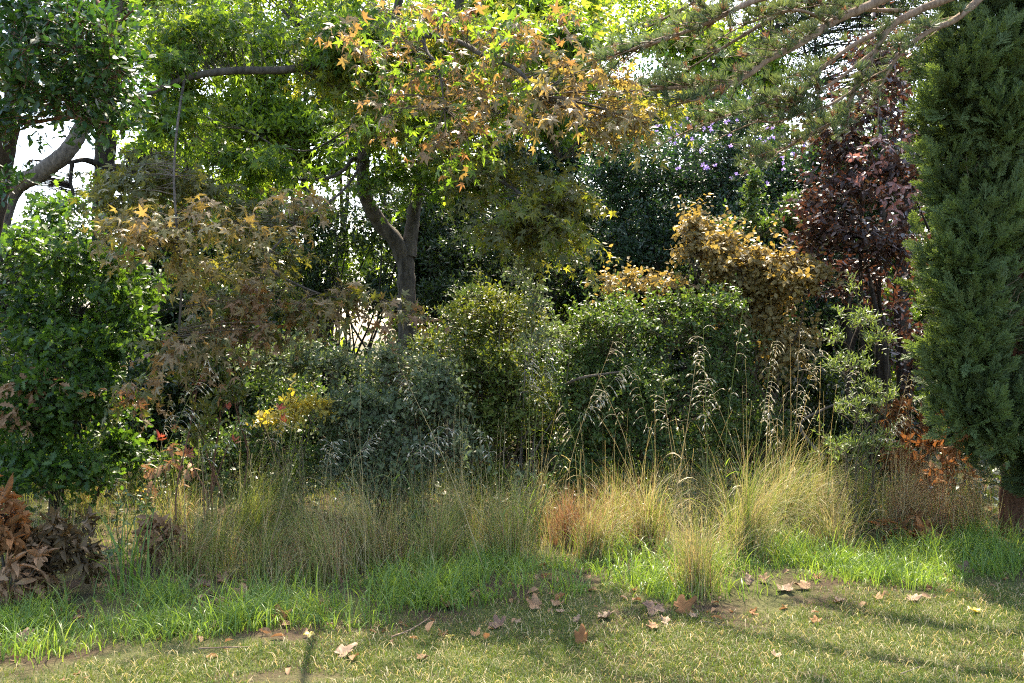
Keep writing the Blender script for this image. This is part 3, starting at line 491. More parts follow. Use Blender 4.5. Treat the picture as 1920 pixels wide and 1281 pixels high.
shrub("background_tree", "loose lime green tree behind the old conifer and the copper leaves at the left", "tree", P(380, 890, 16)*[1, 1, 0], [(400, 380, 16, 130, 80, .9), (300, 300, 16.5, 90, 60, .8), (430, 290, 16, 110, 60, .8)], 520, .35, 9, .13, RH, m_bright, bark_dark, 8, .05, BG, nr=.8, tr=.003, foliage="crown", stem="trunk")
for px, tp, m, lb in ((-220, 120, m_dark, "far dark tree beyond the left edge of the picture"), (20, 440, m_dark, "far dark tree low behind the young oak"), (330, 420, m_dark, "far dark tree behind the copper leaves at the left"), (480, 260, m_bright, "far green tree behind the lime tree, left of the fork"), (800, 200, m_dark, "far dark tree behind the right arm of the fork"), (960, 160, m_bright, "far green tree behind the olive leaves"), (1130, 200, m_dark, "far dark tree behind the left of the flowering shrub"), (1300, 180, m_dark, "far dark tree behind the middle of the flowering shrub"), (1470, 120, m_dark, "far dark tree behind the shoot plant"), (1640, 60, m_dark, "far dark tree behind the burgundy leaves"), (1850, 0, m_dark, "far dark tree behind the cypress")):
    h = (900-tp)/4
    shrub("background_tree", lb, "tree", P(px, 820, 21)*[1, 1, 0], [(px, tp+h*.7, 21, 110, h*.7, 1.), (px+20, tp+h*1.8, 21, 130, h*.8, 1.), (px-20, tp+h*3, 21, 120, h*.8, 1.), (px+60, tp+h*2.4, 21.5, 110, h*.8, 1.), (px-60, tp+h*1.6, 21.5, 110, h*.8, 1.)], 300, .6, 9, .24, RH, m, bark_dark, 7, .08, BG, shell=.2, gap=None, link=3, nr=.9, tr=.004, dens=2.0, foliage="crown", stem="trunk")
# flowering dark hedge
hedge = shrub("flowering_shrub", "tall dark blue green shrub dotted with small violet flowers", "shrub", P(1300, 880, 12.2)*[1, 1, 0], [(1180, 330, 12.2, 110, 110, .7), (1300, 290, 12.2, 130, 110, .7), (1430, 310, 12, 120, 110, .7), (1200, 440, 12, 120, 100, .7), (1330, 440, 12, 130, 100, .7), (1460, 450, 12, 110, 110, .7), (1550, 330, 12.3, 110, 130, .7), (1130, 520, 12, 90, 80, .6), (1560, 560, 12, 90, 90, .6), (1650, 300, 12.4, 90, 150, .6), (1380, 220, 12.2, 90, 40, .5)], 3300, .22, 10, .062, OV, m_hedge, bark_dark, 16, .025, None, shell=.55, gap=None, link=3, nr=.65)
def violet():
    q, d = crown([(1300, 250, 11.6, 90, 50, .15), (1400, 250, 11.5, 80, 60, .15), (1450, 290, 11.4, 70, 40, .15), (1350, 330, 11.3, 90, 40, .1), (1250, 270, 11.6, 60, 40, .1)], 84, .3, None); q[:, 1] -= .35; L = MB()
    for i in range(len(q)):
        L = MB(); sprays(L, None, q[i:i+1], nrm(d[i:i+1]+np.array([0, -1, .4])), .03, 6, .032, OVR, fw=.2, spread=1, droop=0, up=0, nv=(0, -1, .2), nr=.4); L.build("flower", m_viol, hedge)
violet()
shrub("shoot_plant", "upright leafy green shoot rising above the gold shrub", "shrub", P(1400, 900, 10.6)*[1, 1, 0], [(1405, 400, 10.4, 22, 70, .15), (1412, 340, 10.4, 12, 40, .1), (1450, 430, 10.4, 50, 40, .2), (1370, 440, 10.4, 40, 30, .2), (1480, 400, 10.5, 25, 50, .15)], 190, .15, 8, .062, OV, m_midgr, bark_twig, 5, .012, None, gap=None, link=1, nr=.6, bias=(0, -.2, .7), up=.5)
shrub("gold_shrub", "shrub of old gold leaves above the green bushes", "shrub", P(1420, 900, 9.8)*[1, 1, 0], [(1330, 470, 9.7, 70, 40, .35), (1420, 500, 9.6, 100, 50, .4), (1490, 530, 9.5, 80, 60, .35), (1190, 530, 9.8, 100, 30, .3, .7), (1480, 640, 9.6, 90, 80, .35, .55), (1300, 435, 9.8, 40, 28, .2), (1400, 570, 9.6, 90, 40, .3)], 460, .2, 9, .078, OVR, m_gold, bark_twig, 9, .02, None, shell=.4, link=2, nr=.6, nv=(0, -.4, .7), up=-.2)
burg = shrub("copper_leaved_tree", "small tree of dark burgundy leaves beside the cypress", "tree", P(1660, 930, 9.9)*[1, 1, 0], [(1660, 200, 9.8, 90, 80, .5), (1690, 320, 9.6, 80, 90, .5), (1560, 340, 9.8, 90, 70, .5), (1600, 440, 9.6, 110, 60, .45), (1690, 440, 9.5, 70, 80, .4), (1530, 430, 9.9, 60, 70, .4), (1720, 640, 9.8, 50, 80, .3, .8), (1740, 520, 9.9, 50, 70, .3), (1660, 110, 9.9, 80, 70, .4), (1580, 520, 10, 110, 50, .4), (1650, 600, 10.2, 70, 90, .3, .4), (1560, 250, 10, 90, 60, .4)], 480, .28, 8, .092, OV, m_burg, bark_dark, 7, .035, None, shell=.35, link=1, nr=.7, up=-.1, foliage="crown", stem="trunk")
def pinks():
    q, d = crown([(1690, 300, 9.2, 50, 90, .1), (1640, 260, 9.3, 50, 80, .1), (1680, 400, 9.15, 60, 50, .1), (1600, 330, 9.3, 70, 50, .1), (1700, 350, 9.1, 40, 50, .1)], 46, .2, None); L = MB(); sprays(L, None, q, nrm(d+np.array([0, -1, 0])), .14, 5, .085, OV, up=-.3, nr=.5, nv=(0, -.8, .4)); L.build("lit_foliage", m_pink, burg)  # leaves catching the light, painted pink over the burgundy crown
pinks()
# dark trunks with bright gaps at the right
for px, rr, lb in ((1692, .1, "thick dark bare trunk with bright leaf gaps beside it, nearest the cypress"), (1590, .06, "dark slender bare trunk behind the willow leaved sapling"), (1645, .05, "thin dark bare trunk between the sapling and the thick dark trunk")):
    b = P(px, 880, 11.6)*[1, 1, 0]; r = thing("bare_trunk_tree", lb, "tree", b, "dark trunks in the gap at the right"); W = MB(); c, _ = W.limb([b-UP*.1, P(px+4, 700, 11.6), P(px-3, 540, 11.6), P(px+10, 400, 11.7), P(px+5, 200, 11.8)], [rr, rr*.9, rr*.85, rr*.7, rr*.4], 12); W.build("trunk", bark_dark, r)
    q, d = crown([(px, 330, 11.9, 90, 110, .5), (px, 480, 11.8, 60, 60, .4)], 160, .3, 1); L = MB(); T = MB(); link_twigs(T, [c[10:]], q, .006, 1); sprays(L, T, q, nrm(d+rnd(len(q))*.4), .25, 9, .09, OV, nr=.7); T.build("branch", bark_dark, r); L.build("crown", m_dark, r)
shrub("background_tree", "bright green bush shining through the gaps between the dark trunks", "tree", P(1660, 890, 16)*[1, 1, 0], [(1690, 620, 16, 70, 130, .7), (1620, 700, 16, 90, 80, .7), (1560, 640, 16, 70, 110, .7), (1740, 700, 16, 60, 90, .6)], 500, .3, 8, .12, RH, m_bright, bark_grey, 7, .03, BG, nr=.7, tr=.003)

# ------------------------------------------------------------------ middle shrubs
SH = "rounded shrubs in the middle of the border"
ye = shrub("green_shrub", "dense shrub of small yellow green oval leaves right of the forked trunk", "shrub", P(900, 920, 9.4)*[1, 1, 0], [(900, 890, 8.8, 90, 40, .3), (870, 640, 9.2, 110, 80, .5), (960, 600, 9.3, 90, 60, .45), (850, 720, 9.0, 90, 80, .45), (940, 740, 9.0, 100, 100, .45), (880, 820, 8.9, 90, 60, .4)], 1150, .17, 9, .052, OV, m_yelgr, bark_twig, 9, .02, SH, shell=.5, link=2, nr=.55, nv=(0, -.4, .8))
shrub("green_shrub", "broad shrub of glossy mid green oval leaves below the gold shrub", "shrub", P(1200, 920, 9.4)*[1, 1, 0], [(1120, 880, 9.0, 130, 40, .35), (1290, 890, 9.0, 130, 40, .35), (1430, 800, 9.4, 80, 80, .35), (1080, 630, 9.3, 110, 80, .5), (1200, 610, 9.3, 110, 70, .5), (1320, 620, 9.2, 90, 80, .5), (1090, 740, 9.1, 110, 90, .45), (1220, 740, 9.1, 110, 100, .45), (1330, 740, 9.1, 80, 100, .45), (1150, 820, 9.0, 140, 60, .4), (1290, 830, 9.0, 130, 60, .4)], 1800, .17, 9, .052, OV, m_midgr, bark_twig, 12, .02, SH, shell=.5, link=2, nr=.6, nv=(0, -.4, .8))
shrub("sparse_shrub", "thin twiggy shoots with sparse grey green leaves poking above the green shrubs", "shrub", P(985, 920, 9.0)*[1, 1, 0], [(970, 520, 8.9, 35, 35, .2), (1000, 560, 8.8, 40, 60, .2), (1020, 640, 8.7, 60, 40, .2)], 70, .16, 7, .055, OV, m_grey, bark_pale, 7, .009, None, gap=None, link=1, nr=.6, bias=(0, 0, .6))
shrub("twiggy_shrub", "fine leaved upright tuft of twigs at the left top of the yellow green shrub", "shrub", P(880, 920, 9.5)*[1, 1, 0], [(880, 565, 9.4, 40, 28, .2), (870, 590, 9.4, 50, 20, .2)], 130, .14, 10, .04, OVN, m_midgr, bark_twig, 6, .009, None, gap=None, link=1, nr=.7, bias=(0, 0, 1.2), up=.8)
shrub("grey_green_shrub", "grey green shrub with sage leaves in front of the yellow green shrub", "shrub", P(730, 940, 8.7)*[1, 1, 0], [(740, 900, 8.4, 110, 35, .3), (640, 850, 8.5, 60, 60, .3), (740, 690, 8.6, 80, 50, .4), (600, 680, 8.7, 90, 40, .35), (700, 780, 8.5, 110, 70, .4), (800, 760, 8.5, 80, 70, .4), (770, 850, 8.4, 110, 50, .35), (620, 770, 8.6, 60, 60, .3), (860, 850, 8.4, 50, 40, .3), (500, 680, 8.8, 60, 30, .3)], 800, .3, 10, .066, OV, m_grey, bark_twig, 12, .016, None, shell=.4, link=1, nr=.6, nv=(0, -.4, .8), bias=(0, -.1, .5))
shrub("yellow_leaved_shrub", "small shrub with lemon yellow leaves beside the red tipped sapling", "shrub", P(560, 940, 8.3)*[1, 1, 0], [(545, 775, 8.2, 50, 22, .2), (590, 760, 8.2, 30, 25, .15), (500, 790, 8.1, 25, 20, .12)], 42, .13, 6, .07, OV, m_yel, bark_twig, 6, .008, None, gap=None, link=1, nr=.5, nv=(0, -.5, .7))
shrub("low_shrub", "low green leafy growth under the grey green shrub, behind the left grasses", "shrub", P(520, 930, 8.8)*[1, 1, 0], [(480, 910, 8.5, 110, 30, .3), (320, 880, 8.6, 100, 40, .3), (500, 830, 8.7, 120, 60, .35), (400, 860, 8.6, 110, 50, .3), (600, 860, 8.6, 70, 50, .3), (560, 740, 9.2, 110, 50, .4)], 480, .16, 8, .055, OV, m_midgr, bark_twig, 8, .012, None, link=2, nr=.6)
sap = shrub("red_tipped_sapling", "slender sapling with bronze green leaves and red tips among the left grasses", "sapling", P(400, 990, 7.6)*[1, 1, 0], [(405, 590, 7.5, 30, 40, .15), (370, 650, 7.5, 60, 40, .2), (440, 640, 7.5, 60, 40, .2), (350, 720, 7.5, 40, 50, .2), (430, 740, 7.5, 60, 50, .2), (380, 800, 7.5, 60, 50, .2)], 75, .2, 8, .082, OVM, m_sapl, bark_red, 8, .009, None, gap=None, link=1, nr=.5, nv=(0, -.6, .6), bias=(0, 0, 1.0), up=.5, fw=.9)
def redtips():
    q = np.array([P(375, 715, 7.4), P(380, 725, 7.4), P(345, 855, 7.3), P(350, 860, 7.35), P(440, 835, 7.4), P(520, 770, 7.6), P(535, 795, 7.6), P(295, 830, 7.4), P(430, 770, 7.4), P(310, 650, 7.45), P(340, 885, 7.3)]); 
    for i in range(len(q)):
        L = MB(); sprays(L, None, q[i:i+1], nrm(rnd(1)*.4+UP), .06, 5, .07, OVM, up=.4, nr=.5, nv=(0, -1, .3)); L.build("red_tip", m_red, sap)
redtips()
shrub("willow_leaved_sapling", "slender sapling with narrow pale green leaves in front of the dark gap", "sapling", P(1625, 985, 7.9)*[1, 1, 0], [(1595, 545, 7.8, 10, 35, .06, .6), (1600, 600, 7.8, 50, 30, .15), (1560, 640, 7.8, 30, 30, .12), (1640, 640, 7.8, 45, 30, .15), (1600, 690, 7.8, 55, 40, .2), (1640, 740, 7.8, 50, 40, .2), (1600, 780, 7.8, 50, 40, .2), (1640, 830, 7.8, 60, 50, .2), (1580, 850, 7.8, 50, 40, .2)], 175, .14, 9, .055, OVN, m_will, bark_twig, 9, .008, None, gap=None, link=1, nr=.6, bias=(0, 0, 1.0), up=.5, fw=.7, tr=.0014)

for px, Y, tp, m, lb in ((-60, 10.2, 700, m_oak, "leafy undergrowth bush at the far left under the young oak"), (140, 10.4, 720, m_dark, "dark undergrowth bush behind the stems of the young oak"), (330, 10.2, 720, m_dark, "dark undergrowth bush behind the red tipped sapling"), (480, 10.3, 690, m_midgr, "mid green undergrowth bush behind the yellow leaved shrub"), (620, 10.6, 680, m_dark, "dark undergrowth bush left behind the grey green shrub"), (800, 10.5, 700, m_dark, "dark undergrowth bush between the grey green and yellow green shrubs"), (1000, 10.4, 690, m_midgr, "mid green undergrowth bush joining the two green shrubs"), (1170, 10.5, 700, m_dark, "dark undergrowth bush low behind the broad green shrub"), (1400, 10.6, 690, m_dark, "dark undergrowth bush below the gold shrub"), (1530, 10.6, 740, m_dark, "dark undergrowth bush below the right end of the gold shrub"), (1800, 10.2, 700, m_dark, "dark undergrowth bush behind the cypress foot")):
    shrub("undergrowth_bush", lb, "shrub", P(px, 915, Y)*[1, 1, 0], [(px, tp, Y, 90, 60, .4), (px+40, tp+90, Y-.2, 110, 80, .45), (px-40, tp+120, Y-.1, 100, 90, .45)], 330, .22, 9, .07, OV, m, bark_dark, 8, .012, "undergrowth bushes between the shrubs", shell=.3, gap=None, link=3)
# ------------------------------------------------------------------ cypress at the right edge
def cypress():
    base = np.array([*G(1915, 995)[:2], .0]); root = thing("cypress_tree", "tall dense green cypress with shaggy reddish trunk standing at the right edge", "tree", base); W = MB(); S = []
    def lim(pts, rad, k=12): c, _ = W.limb([P(*p) for p in pts], rad, k); S.append(c)
    lim([(1905, 1010, 7.9), (1900, 930, 7.9), (1908, 820, 7.9), (1890, 700, 7.85), (1896, 560, 7.8), (1900, 400, 7.8), (1905, 200, 7.8), (1910, 0, 7.8), (1930, -300, 7.8)], [.13, .1, .09, .085, .08, .075, .07, .055, .03], 14); W.build("trunk", bark_red, root); W = MB()
    for i in range(26):
        y0 = rng.uniform(250, 900); sx = rng.choice([-1, -1, 1]); lim([(1895, y0, 7.8), (1895+sx*rng.uniform(15, 40), y0-90, 7.65), (1890+sx*rng.uniform(30, 85), y0-rng.uniform(200, 300), 7.5)], [.022, .014, .005], 6)
    W.build("branch", bark_red, root)
    dk = [(1822, 200, 7.4, 58, 140, .35), (1855, 60, 7.5, 85, 120, .4), (1825, 400, 7.4, 42, 110, .33), (1830, 560, 7.4, 38, 120, .3), (1834, 720, 7.4, 38, 110, .3), (1862, 850, 7.5, 34, 60, .3), (1965, 890, 7.4, 40, 60, .25), (1995, 400, 7.5, 42, 260, .4), (2000, 800, 7.5, 42, 170, .35), (2005, 100, 7.5, 85, 260, .5), (2075, 550, 7.9, 95, 420, .6), (1940, 560, 8.4, 60, 400, .3, .6), (1860, 300, 7.9, 60, 200, .3), (1870, -150, 7.6, 140, 130, .6), (1785, 270, 7.5, 18, 70, .2), (1905, 290, 7.4, 30, 60, .2)]
    lt = [(1782, 350, 7.3, 18, 60, .12), (1788, 680, 7.25, 20, 60, .12), (1806, 490, 7.15, 30, 60, .15), (1815, 610, 7.15, 30, 70, .15), (1880, 240, 7.1, 40, 50, .15), (1850, 420, 7.15, 32, 70, .15), (1810, 770, 7.2, 30, 50, .15), (1790, 170, 7.2, 32, 60, .15), (1900, 800, 7.15, 30, 50, .15), (1850, 120, 7.2, 50, 50, .2)]  # clumps on the left edge and front, painted paler as if lit
    fr = [t_frond(s) for s in (1, 2, 3, 4)]
    for ells, n, mat in ((dk, 17000, m_cyp), (lt, 5200, m_cyp_lit)):
        c0, d0 = crown(ells, n//14, .5, None); c0 = c0-UP*.1; A = nrm(d0*np.array([.75, .75, .3])+UP*1.05+rnd(len(c0))*.22); m = 14; t = rng.random((len(c0), m)); ln = rng.uniform(.16, .42, len(c0))
        ra = nrm(rnd(len(c0)*m).reshape(-1, m, 3)); q = (c0[:, None]+A[:, None]*(ln[:, None]*t)[..., None]+ra*(.075*(1-t*.85))[..., None]).reshape(-1, 3); D = nrm((A[:, None]*(.5+.9*t)[..., None]+ra*.75).reshape(-1, 3)+rnd(len(q))*.2); d = ra.reshape(-1, 3)
        Z = nrm(rnd(len(q))*.6+d); Z = nrm(Z-D*(Z*D).sum(1, keepdims=True)); X = np.cross(D, Z); L = MB(); k = rng.integers(0, 4, len(q)); s = rng.uniform(.07, .2, len(q))
        for i in range(4): L.inst(fr[i], q[k == i], X[k == i], D[k == i], Z[k == i], s[k == i])
        L.build("crown", mat, root)
    q, _ = crown([(1840, 500, 7.15, 70, 350, .15), (1880, 560, 7.1, 30, 150, .1)], 70, .2, None); nq = len(q); t = np.linspace(0, 1, 6); dd = nrm(rnd(nq)*np.array([1, .4, .6])+UP*.4); T = MB(); T.tubes(q[:, None]+dd[:, None]*(rng.uniform(.1, .3, nq)[:, None]*t)[..., None]+rnd(nq*6).reshape(nq, 6, 3)*.006, np.broadcast_to(.003*(1.2-t), (nq, 6))); T.build("dead_twig", bark_tan, root)
cypress()

# ------------------------------------------------------------------ cedar boughs reaching in from the right
def cedar():
    base = np.array([5.0, 7.4, .0]); root = thing("cedar_tree", "cedar with long pale brown boughs and blue green needle tufts across the upper right", "tree", base); W = MB(); S = []
    W.limb([base-UP*.1, (4.95, 7.4, 2), (4.9, 7.35, 4), (4.9, 7.3, 6.5), (4.9, 7.3, 9)], [.26, .22, .18, .12, .03], 14); W.build("trunk", bark_grey, root); W = MB()
    B = [([(1960, -260, 7.2), (1800, -80, 6.5), (1640, 5, 6.1), (1560, 42, 6.0), (1500, 82, 5.9), (1440, 112, 5.85), (1395, 145, 5.8), (1330, 168, 5.8), (1265, 165, 5.8), (1170, 172, 5.8)], [.06, .04, .03, .026, .022, .02, .017, .013, .01, .005]),
         ([(1300, 168, 5.8), (1330, 172, 5.8), (1310, 186, 5.7), (1294, 190, 5.7)], [.009, .008, .006, .004]),
         ([(1980, -200, 7.3), (1840, -40, 6.8), (1720, 20, 6.6), (1670, 50, 6.5), (1640, 100, 6.45), (1610, 150, 6.4), (1590, 200, 6.4), (1565, 228, 6.35), (1530, 245, 6.3), (1490, 268, 6.3), (1440, 296, 6.3)], [.05, .035, .026, .022, .018, .016, .013, .011, .009, .007, .004]),
         ([(1800, -140, 6.4), (1560, -40, 5.6), (1420, 0, 5.5), (1350, 32, 5.4), (1290, 58, 5.4), (1210, 86, 5.4), (1150, 106, 5.4)], [.03, .022, .016, .013, .011, .008, .004]),
         ([(1690, 38, 6.55), (1600, 85, 6.4), (1540, 130, 6.3), (1500, 172, 6.2), (1440, 190, 6.1), (1370, 215, 6.1), (1290, 245, 6.0)], [.02, .015, .012, .01, .008, .006, .003]),
         ([(1640, 95, 6.45), (1570, 150, 6.3), (1510, 185, 6.2), (1460, 215, 6.2), (1400, 235, 6.1)], [.012, .01, .008, .006, .003]),
         ([(1900, -60, 7.0), (1800, 30, 6.7), (1740, 60, 6.6), (1680, 110, 6.5), (1640, 190, 6.5)], [.03, .022, .016, .011, .005]),
         ([(1600, 170, 6.4), (1550, 200, 6.3), (1500, 215, 6.2), (1450, 230, 6.2)], [.01, .008, .006, .003]),
         ([(1560, 44, 6.0), (1500, 20, 5.8), (1440, 30, 5.7), (1380, 55, 5.6)], [.012, .009, .007, .003]),
         ([(1690, 20, 6.5), (1600, 18, 6.2), (1520, 8, 6.0)], [.014, .01, .004])]
    for pts, rad in B:
        c, _ = W.limb([P(*p) for p in pts], rad, 8, 8, .1); S.append(c)
    for k in range(9):                                   # upper boughs, above the picture, shade the lawn
        a = math.radians(135+k*11); z = 4.9+.22*k; d = np.array([math.cos(a), math.sin(a), 0]); b = np.array([4.9, 7.3, z-.3]); c, _ = W.limb([b, b+d*1.5+UP*.25, b+d*2.9+UP*.15, b+d*4.3-UP*.25], [.07, .05, .03, .008], 8); S.append(c)
    W.build("bough", bark_tan, root)
    T = MB(); L = MB(); LD = MB(); pos = []; dirs = []
    for c in S:                                          # side shoots along each bough
        n = max(6, int(np.linalg.norm(np.diff(c, axis=0), axis=1).sum()*18)); i = rng.integers(int(len(c)*.25), len(c), n); tan = nrm(np.gradient(c, axis=0))[i]; sd = nrm(np.cross(tan, UP)); sg = rng.choice([-1, 1], n)[:, None]
        d = nrm(tan*.8+np.where(sd[:, 1:2]*sg > 0, 1, .45)*sd*sg*.75+UP*rng.uniform(.0, .6, n)[:, None]+rnd(n)*.15); ln = rng.uniform(.08, .38, n); t = np.linspace(0, 1, 6); pt = c[i][:, None]+d[:, None]*(ln[:, None]*t)[..., None]-UP*(.12*ln[:, None]*t**2)[..., None]
        T.tubes(pt, np.broadcast_to(.0045*(1.2-t), (n, 6)), 4)
        for j in range(1, 6):
            m = rng.random(n) < np.clip(ln*22/5, .4, 1); pos.append(pt[m, j]); dirs.append(nrm(d[m]*.5+UP*.7+rnd(m.sum())*.45))
        m = rng.choice(len(c), len(c)//2); m = m[m > len(c)*.3]; pos.append(c[m]); dirs.append(nrm(UP+rnd(len(m))*.5))
    p = np.vstack(pos); d = np.vstack(dirs); Z = nrm(rnd(len(p))); Z = nrm(Z-d*(Z*d).sum(1, keepdims=True)); X = np.cross(d, Z); s = rng.uniform(.045, .085, len(p)); dry = rng.random(len(p)) < .07; tf = t_tuft(24, .85, .022)
    L.inst(tf, p[~dry], X[~dry], d[~dry], Z[~dry], s[~dry]); LD.inst(tf, p[dry], X[dry], d[dry], Z[dry], s[dry]*.8)
    T.build("twig", bark_tan, root); L.build("needle_foliage", m_need, root); LD.build("dry_needle_tuft", m_needd, root)
cedar()

# ------------------------------------------------------------------ feather grass tussocks
def tussock(px, py, h, sp, n, dry, red, lean, label):
    if px < 1000: dry *= .6; red *= .6
    n = int(n*(1.2 if py > 1100 else 1.3 if px < 1000 else 1.7)); h = h*(.8 if py > 1100 else 1.0 if px > 950 else 1.2)
    b = G(px, py); r = thing("grass_tussock", label, "grass tussock", b, "feather grass tussocks along the border")
    for nm, m, k in (("green_blade_tuft", m_stipa, int(n*(1-dry-red))), ("straw_blade_tuft", m_straw, int(n*dry)), ("red_brown_blade_tuft", m_redgr, int(n*red)), ("seed_stalk_tuft", m_straw, 0)):
        if nm == "seed_stalk_tuft":
            k = 7; v = np.tile(b-UP*.01, (k, 1)); v[:, :2] += rng.normal(size=(k, 2))*.06; mb = MB(); blades(mb, v, h*rng.uniform(1.15, 1.9, k), np.abs(rng.normal(size=k))*.28+.04, rng.uniform(.003, .0045, k), 9, None, .35, None, 1.3, .05); mb.build(nm, m, r); continue
        if k < 5: continue
        v = np.zeros((k, 3)); an = rng.uniform(0, 6.283, k); rr = np.abs(rng.normal(size=k))*.085; v[:, 0] = b[0]+np.cos(an)*rr; v[:, 1] = b[1]+np.sin(an)*rr; v[:, 2] = gh(v[:, 0], v[:, 1])-.01
        a2 = an+rng.normal(size=k)*.5; le = np.abs(rng.normal(size=k))*sp*2.3+.15
        if lean: a2 = np.where(rng.random(k) < .7, (0 if lean > 0 else math.pi)+rng.normal(size=k)*.6, a2); le = le+abs(lean)
        mb = MB(); blades(mb, v, h*rng.uniform(.5, 1.15, k), le, rng.uniform(.0024, .0046, k), 9, a2, .25, None, 1.6, .1); mb.build(nm, m, r)
TU = [(1305, 1112, .78, .6, 420, .45, .06, 0, "tallest yellow green tussock standing forward onto the lawn edge around a thick stalk"), (1400, 1045, .8, .7, 420, .45, 0, .15, "feathery tussock just behind and right of the foremost one"),
 (1465, 1015, .85, .75, 480, .4, 0, .2, "widest feathery tussock fanning right below the gold shrub"), (1530, 1000, .75, .7, 360, .5, 0, .2, "pale tussock between the widest one and the willow leaved sapling"), (1610, 985, .62, .7, 340, .3, .05, 0, "rounded green tussock at the foot of the willow leaved sapling"),
 (1215, 1020, .6, .6, 300, .4, .1, 0, "yellow green tussock left of the foremost tall tussock"), (1150, 1015, .55, .45, 280, .4, .25, 0, "upright tussock with rusty stems right of the red brown one"), (1065, 1020, .42, .25, 330, .1, .85, 0, "stiff red brown dry tussock standing upright"),
 (1000, 1000, .55, .5, 220, .4, .1, 0, "thin tussock of mixed blades left of the red brown one"), (870, 1020, .55, .5, 340, .7, .05, -.15, "pale tussock under the right edge of the grey green shrub"), (925, 1030, .5, .5, 260, .5, .1, .1, "small pale tussock beside the broad leaved grass"),
 (690, 1065, .6, .25, 360, .85, .1, -.4, "straw coloured tussock bent over to the left"), (735, 1055, .4, .5, 200, .5, .3, 0, "short tussock under the grey green shrub with brown blades"), (590, 1065, .5, .5, 340, .3, .5, 0, "brown tussock just left of the bent straw one"),
 (465, 1030, .62, .5, 380, .2, 0, .35, "yellow green tussock leaning to the right at the left of the border"), (530, 1010, .55, .6, 280, .4, .1, .2, "leaning tussock right of the yellow green leaning one"), (400, 1060, .5, .6, 300, .5, .2, 0, "dry mixed tussock near the large pale dead leaves"),
 (330, 1010, .45, .5, 260, .6, .2, 0, "straw tussock behind the clump of curled brown leaves"), (160, 960, .5, .6, 240, .6, .1, 0, "pale dry tussock behind the dark brown dead branch"), (60, 925, .55, .8, 300, .15, 0, .2, "green arching tussock behind the orange brown dead leaves"),
 (1690, 1000, .7, .5, 280, .6, .3, .1, "orange straw tussock right of the willow leaved sapling"), (1760, 1005, .6, .6, 280, .4, .5, 0, "tangled red brown tussock near the cypress"), (1830, 1010, .75, .3, 120, .6, .3, -.15, "few tall orange straws close to the cypress trunk"), (1560, 1030, .5, .6, 220, .5, .1, 0, "low pale tussock in front of the bright lush grass"),
 (780, 990, .5, .6, 220, .5, .1, 0, "tussock hidden low under the grey green shrub"), (1330, 985, .6, .6, 280, .5, .05, 0, "back tussock between the foremost and the widest ones"), (1260, 980, .55, .6, 260, .5, .1, 0, "back tussock below the middle of the broad green shrub"), (250, 940, .4, .6, 200, .6, .1, 0, "short dry tussock beside the yellow flowered weed"),
 (620, 1092, .5, .7, 260, .6, .3, -.1, "straw and russet tussock closest to the lawn at the left of centre"), (350, 1085, .45, .7, 240, .45, .3, .2, "ragged brown green tussock just behind the left group of dead leaves"), (820, 1065, .55, .6, 260, .4, .1, .1, "green gold tussock below the right end of the grey green shrub"), (500, 1085, .5, .7, 260, .35, .25, .3, "low right leaning tussock above the orange standing leaf"), (960, 1052, .6, .6, 260, .4, .15, 0, "green gold tussock in front of the broad leaved grass"), (1110, 1050, .55, .6, 260, .35, .25, .1, "green gold tussock in front of the stiff red brown one")]
for t in TU: tussock(*t)

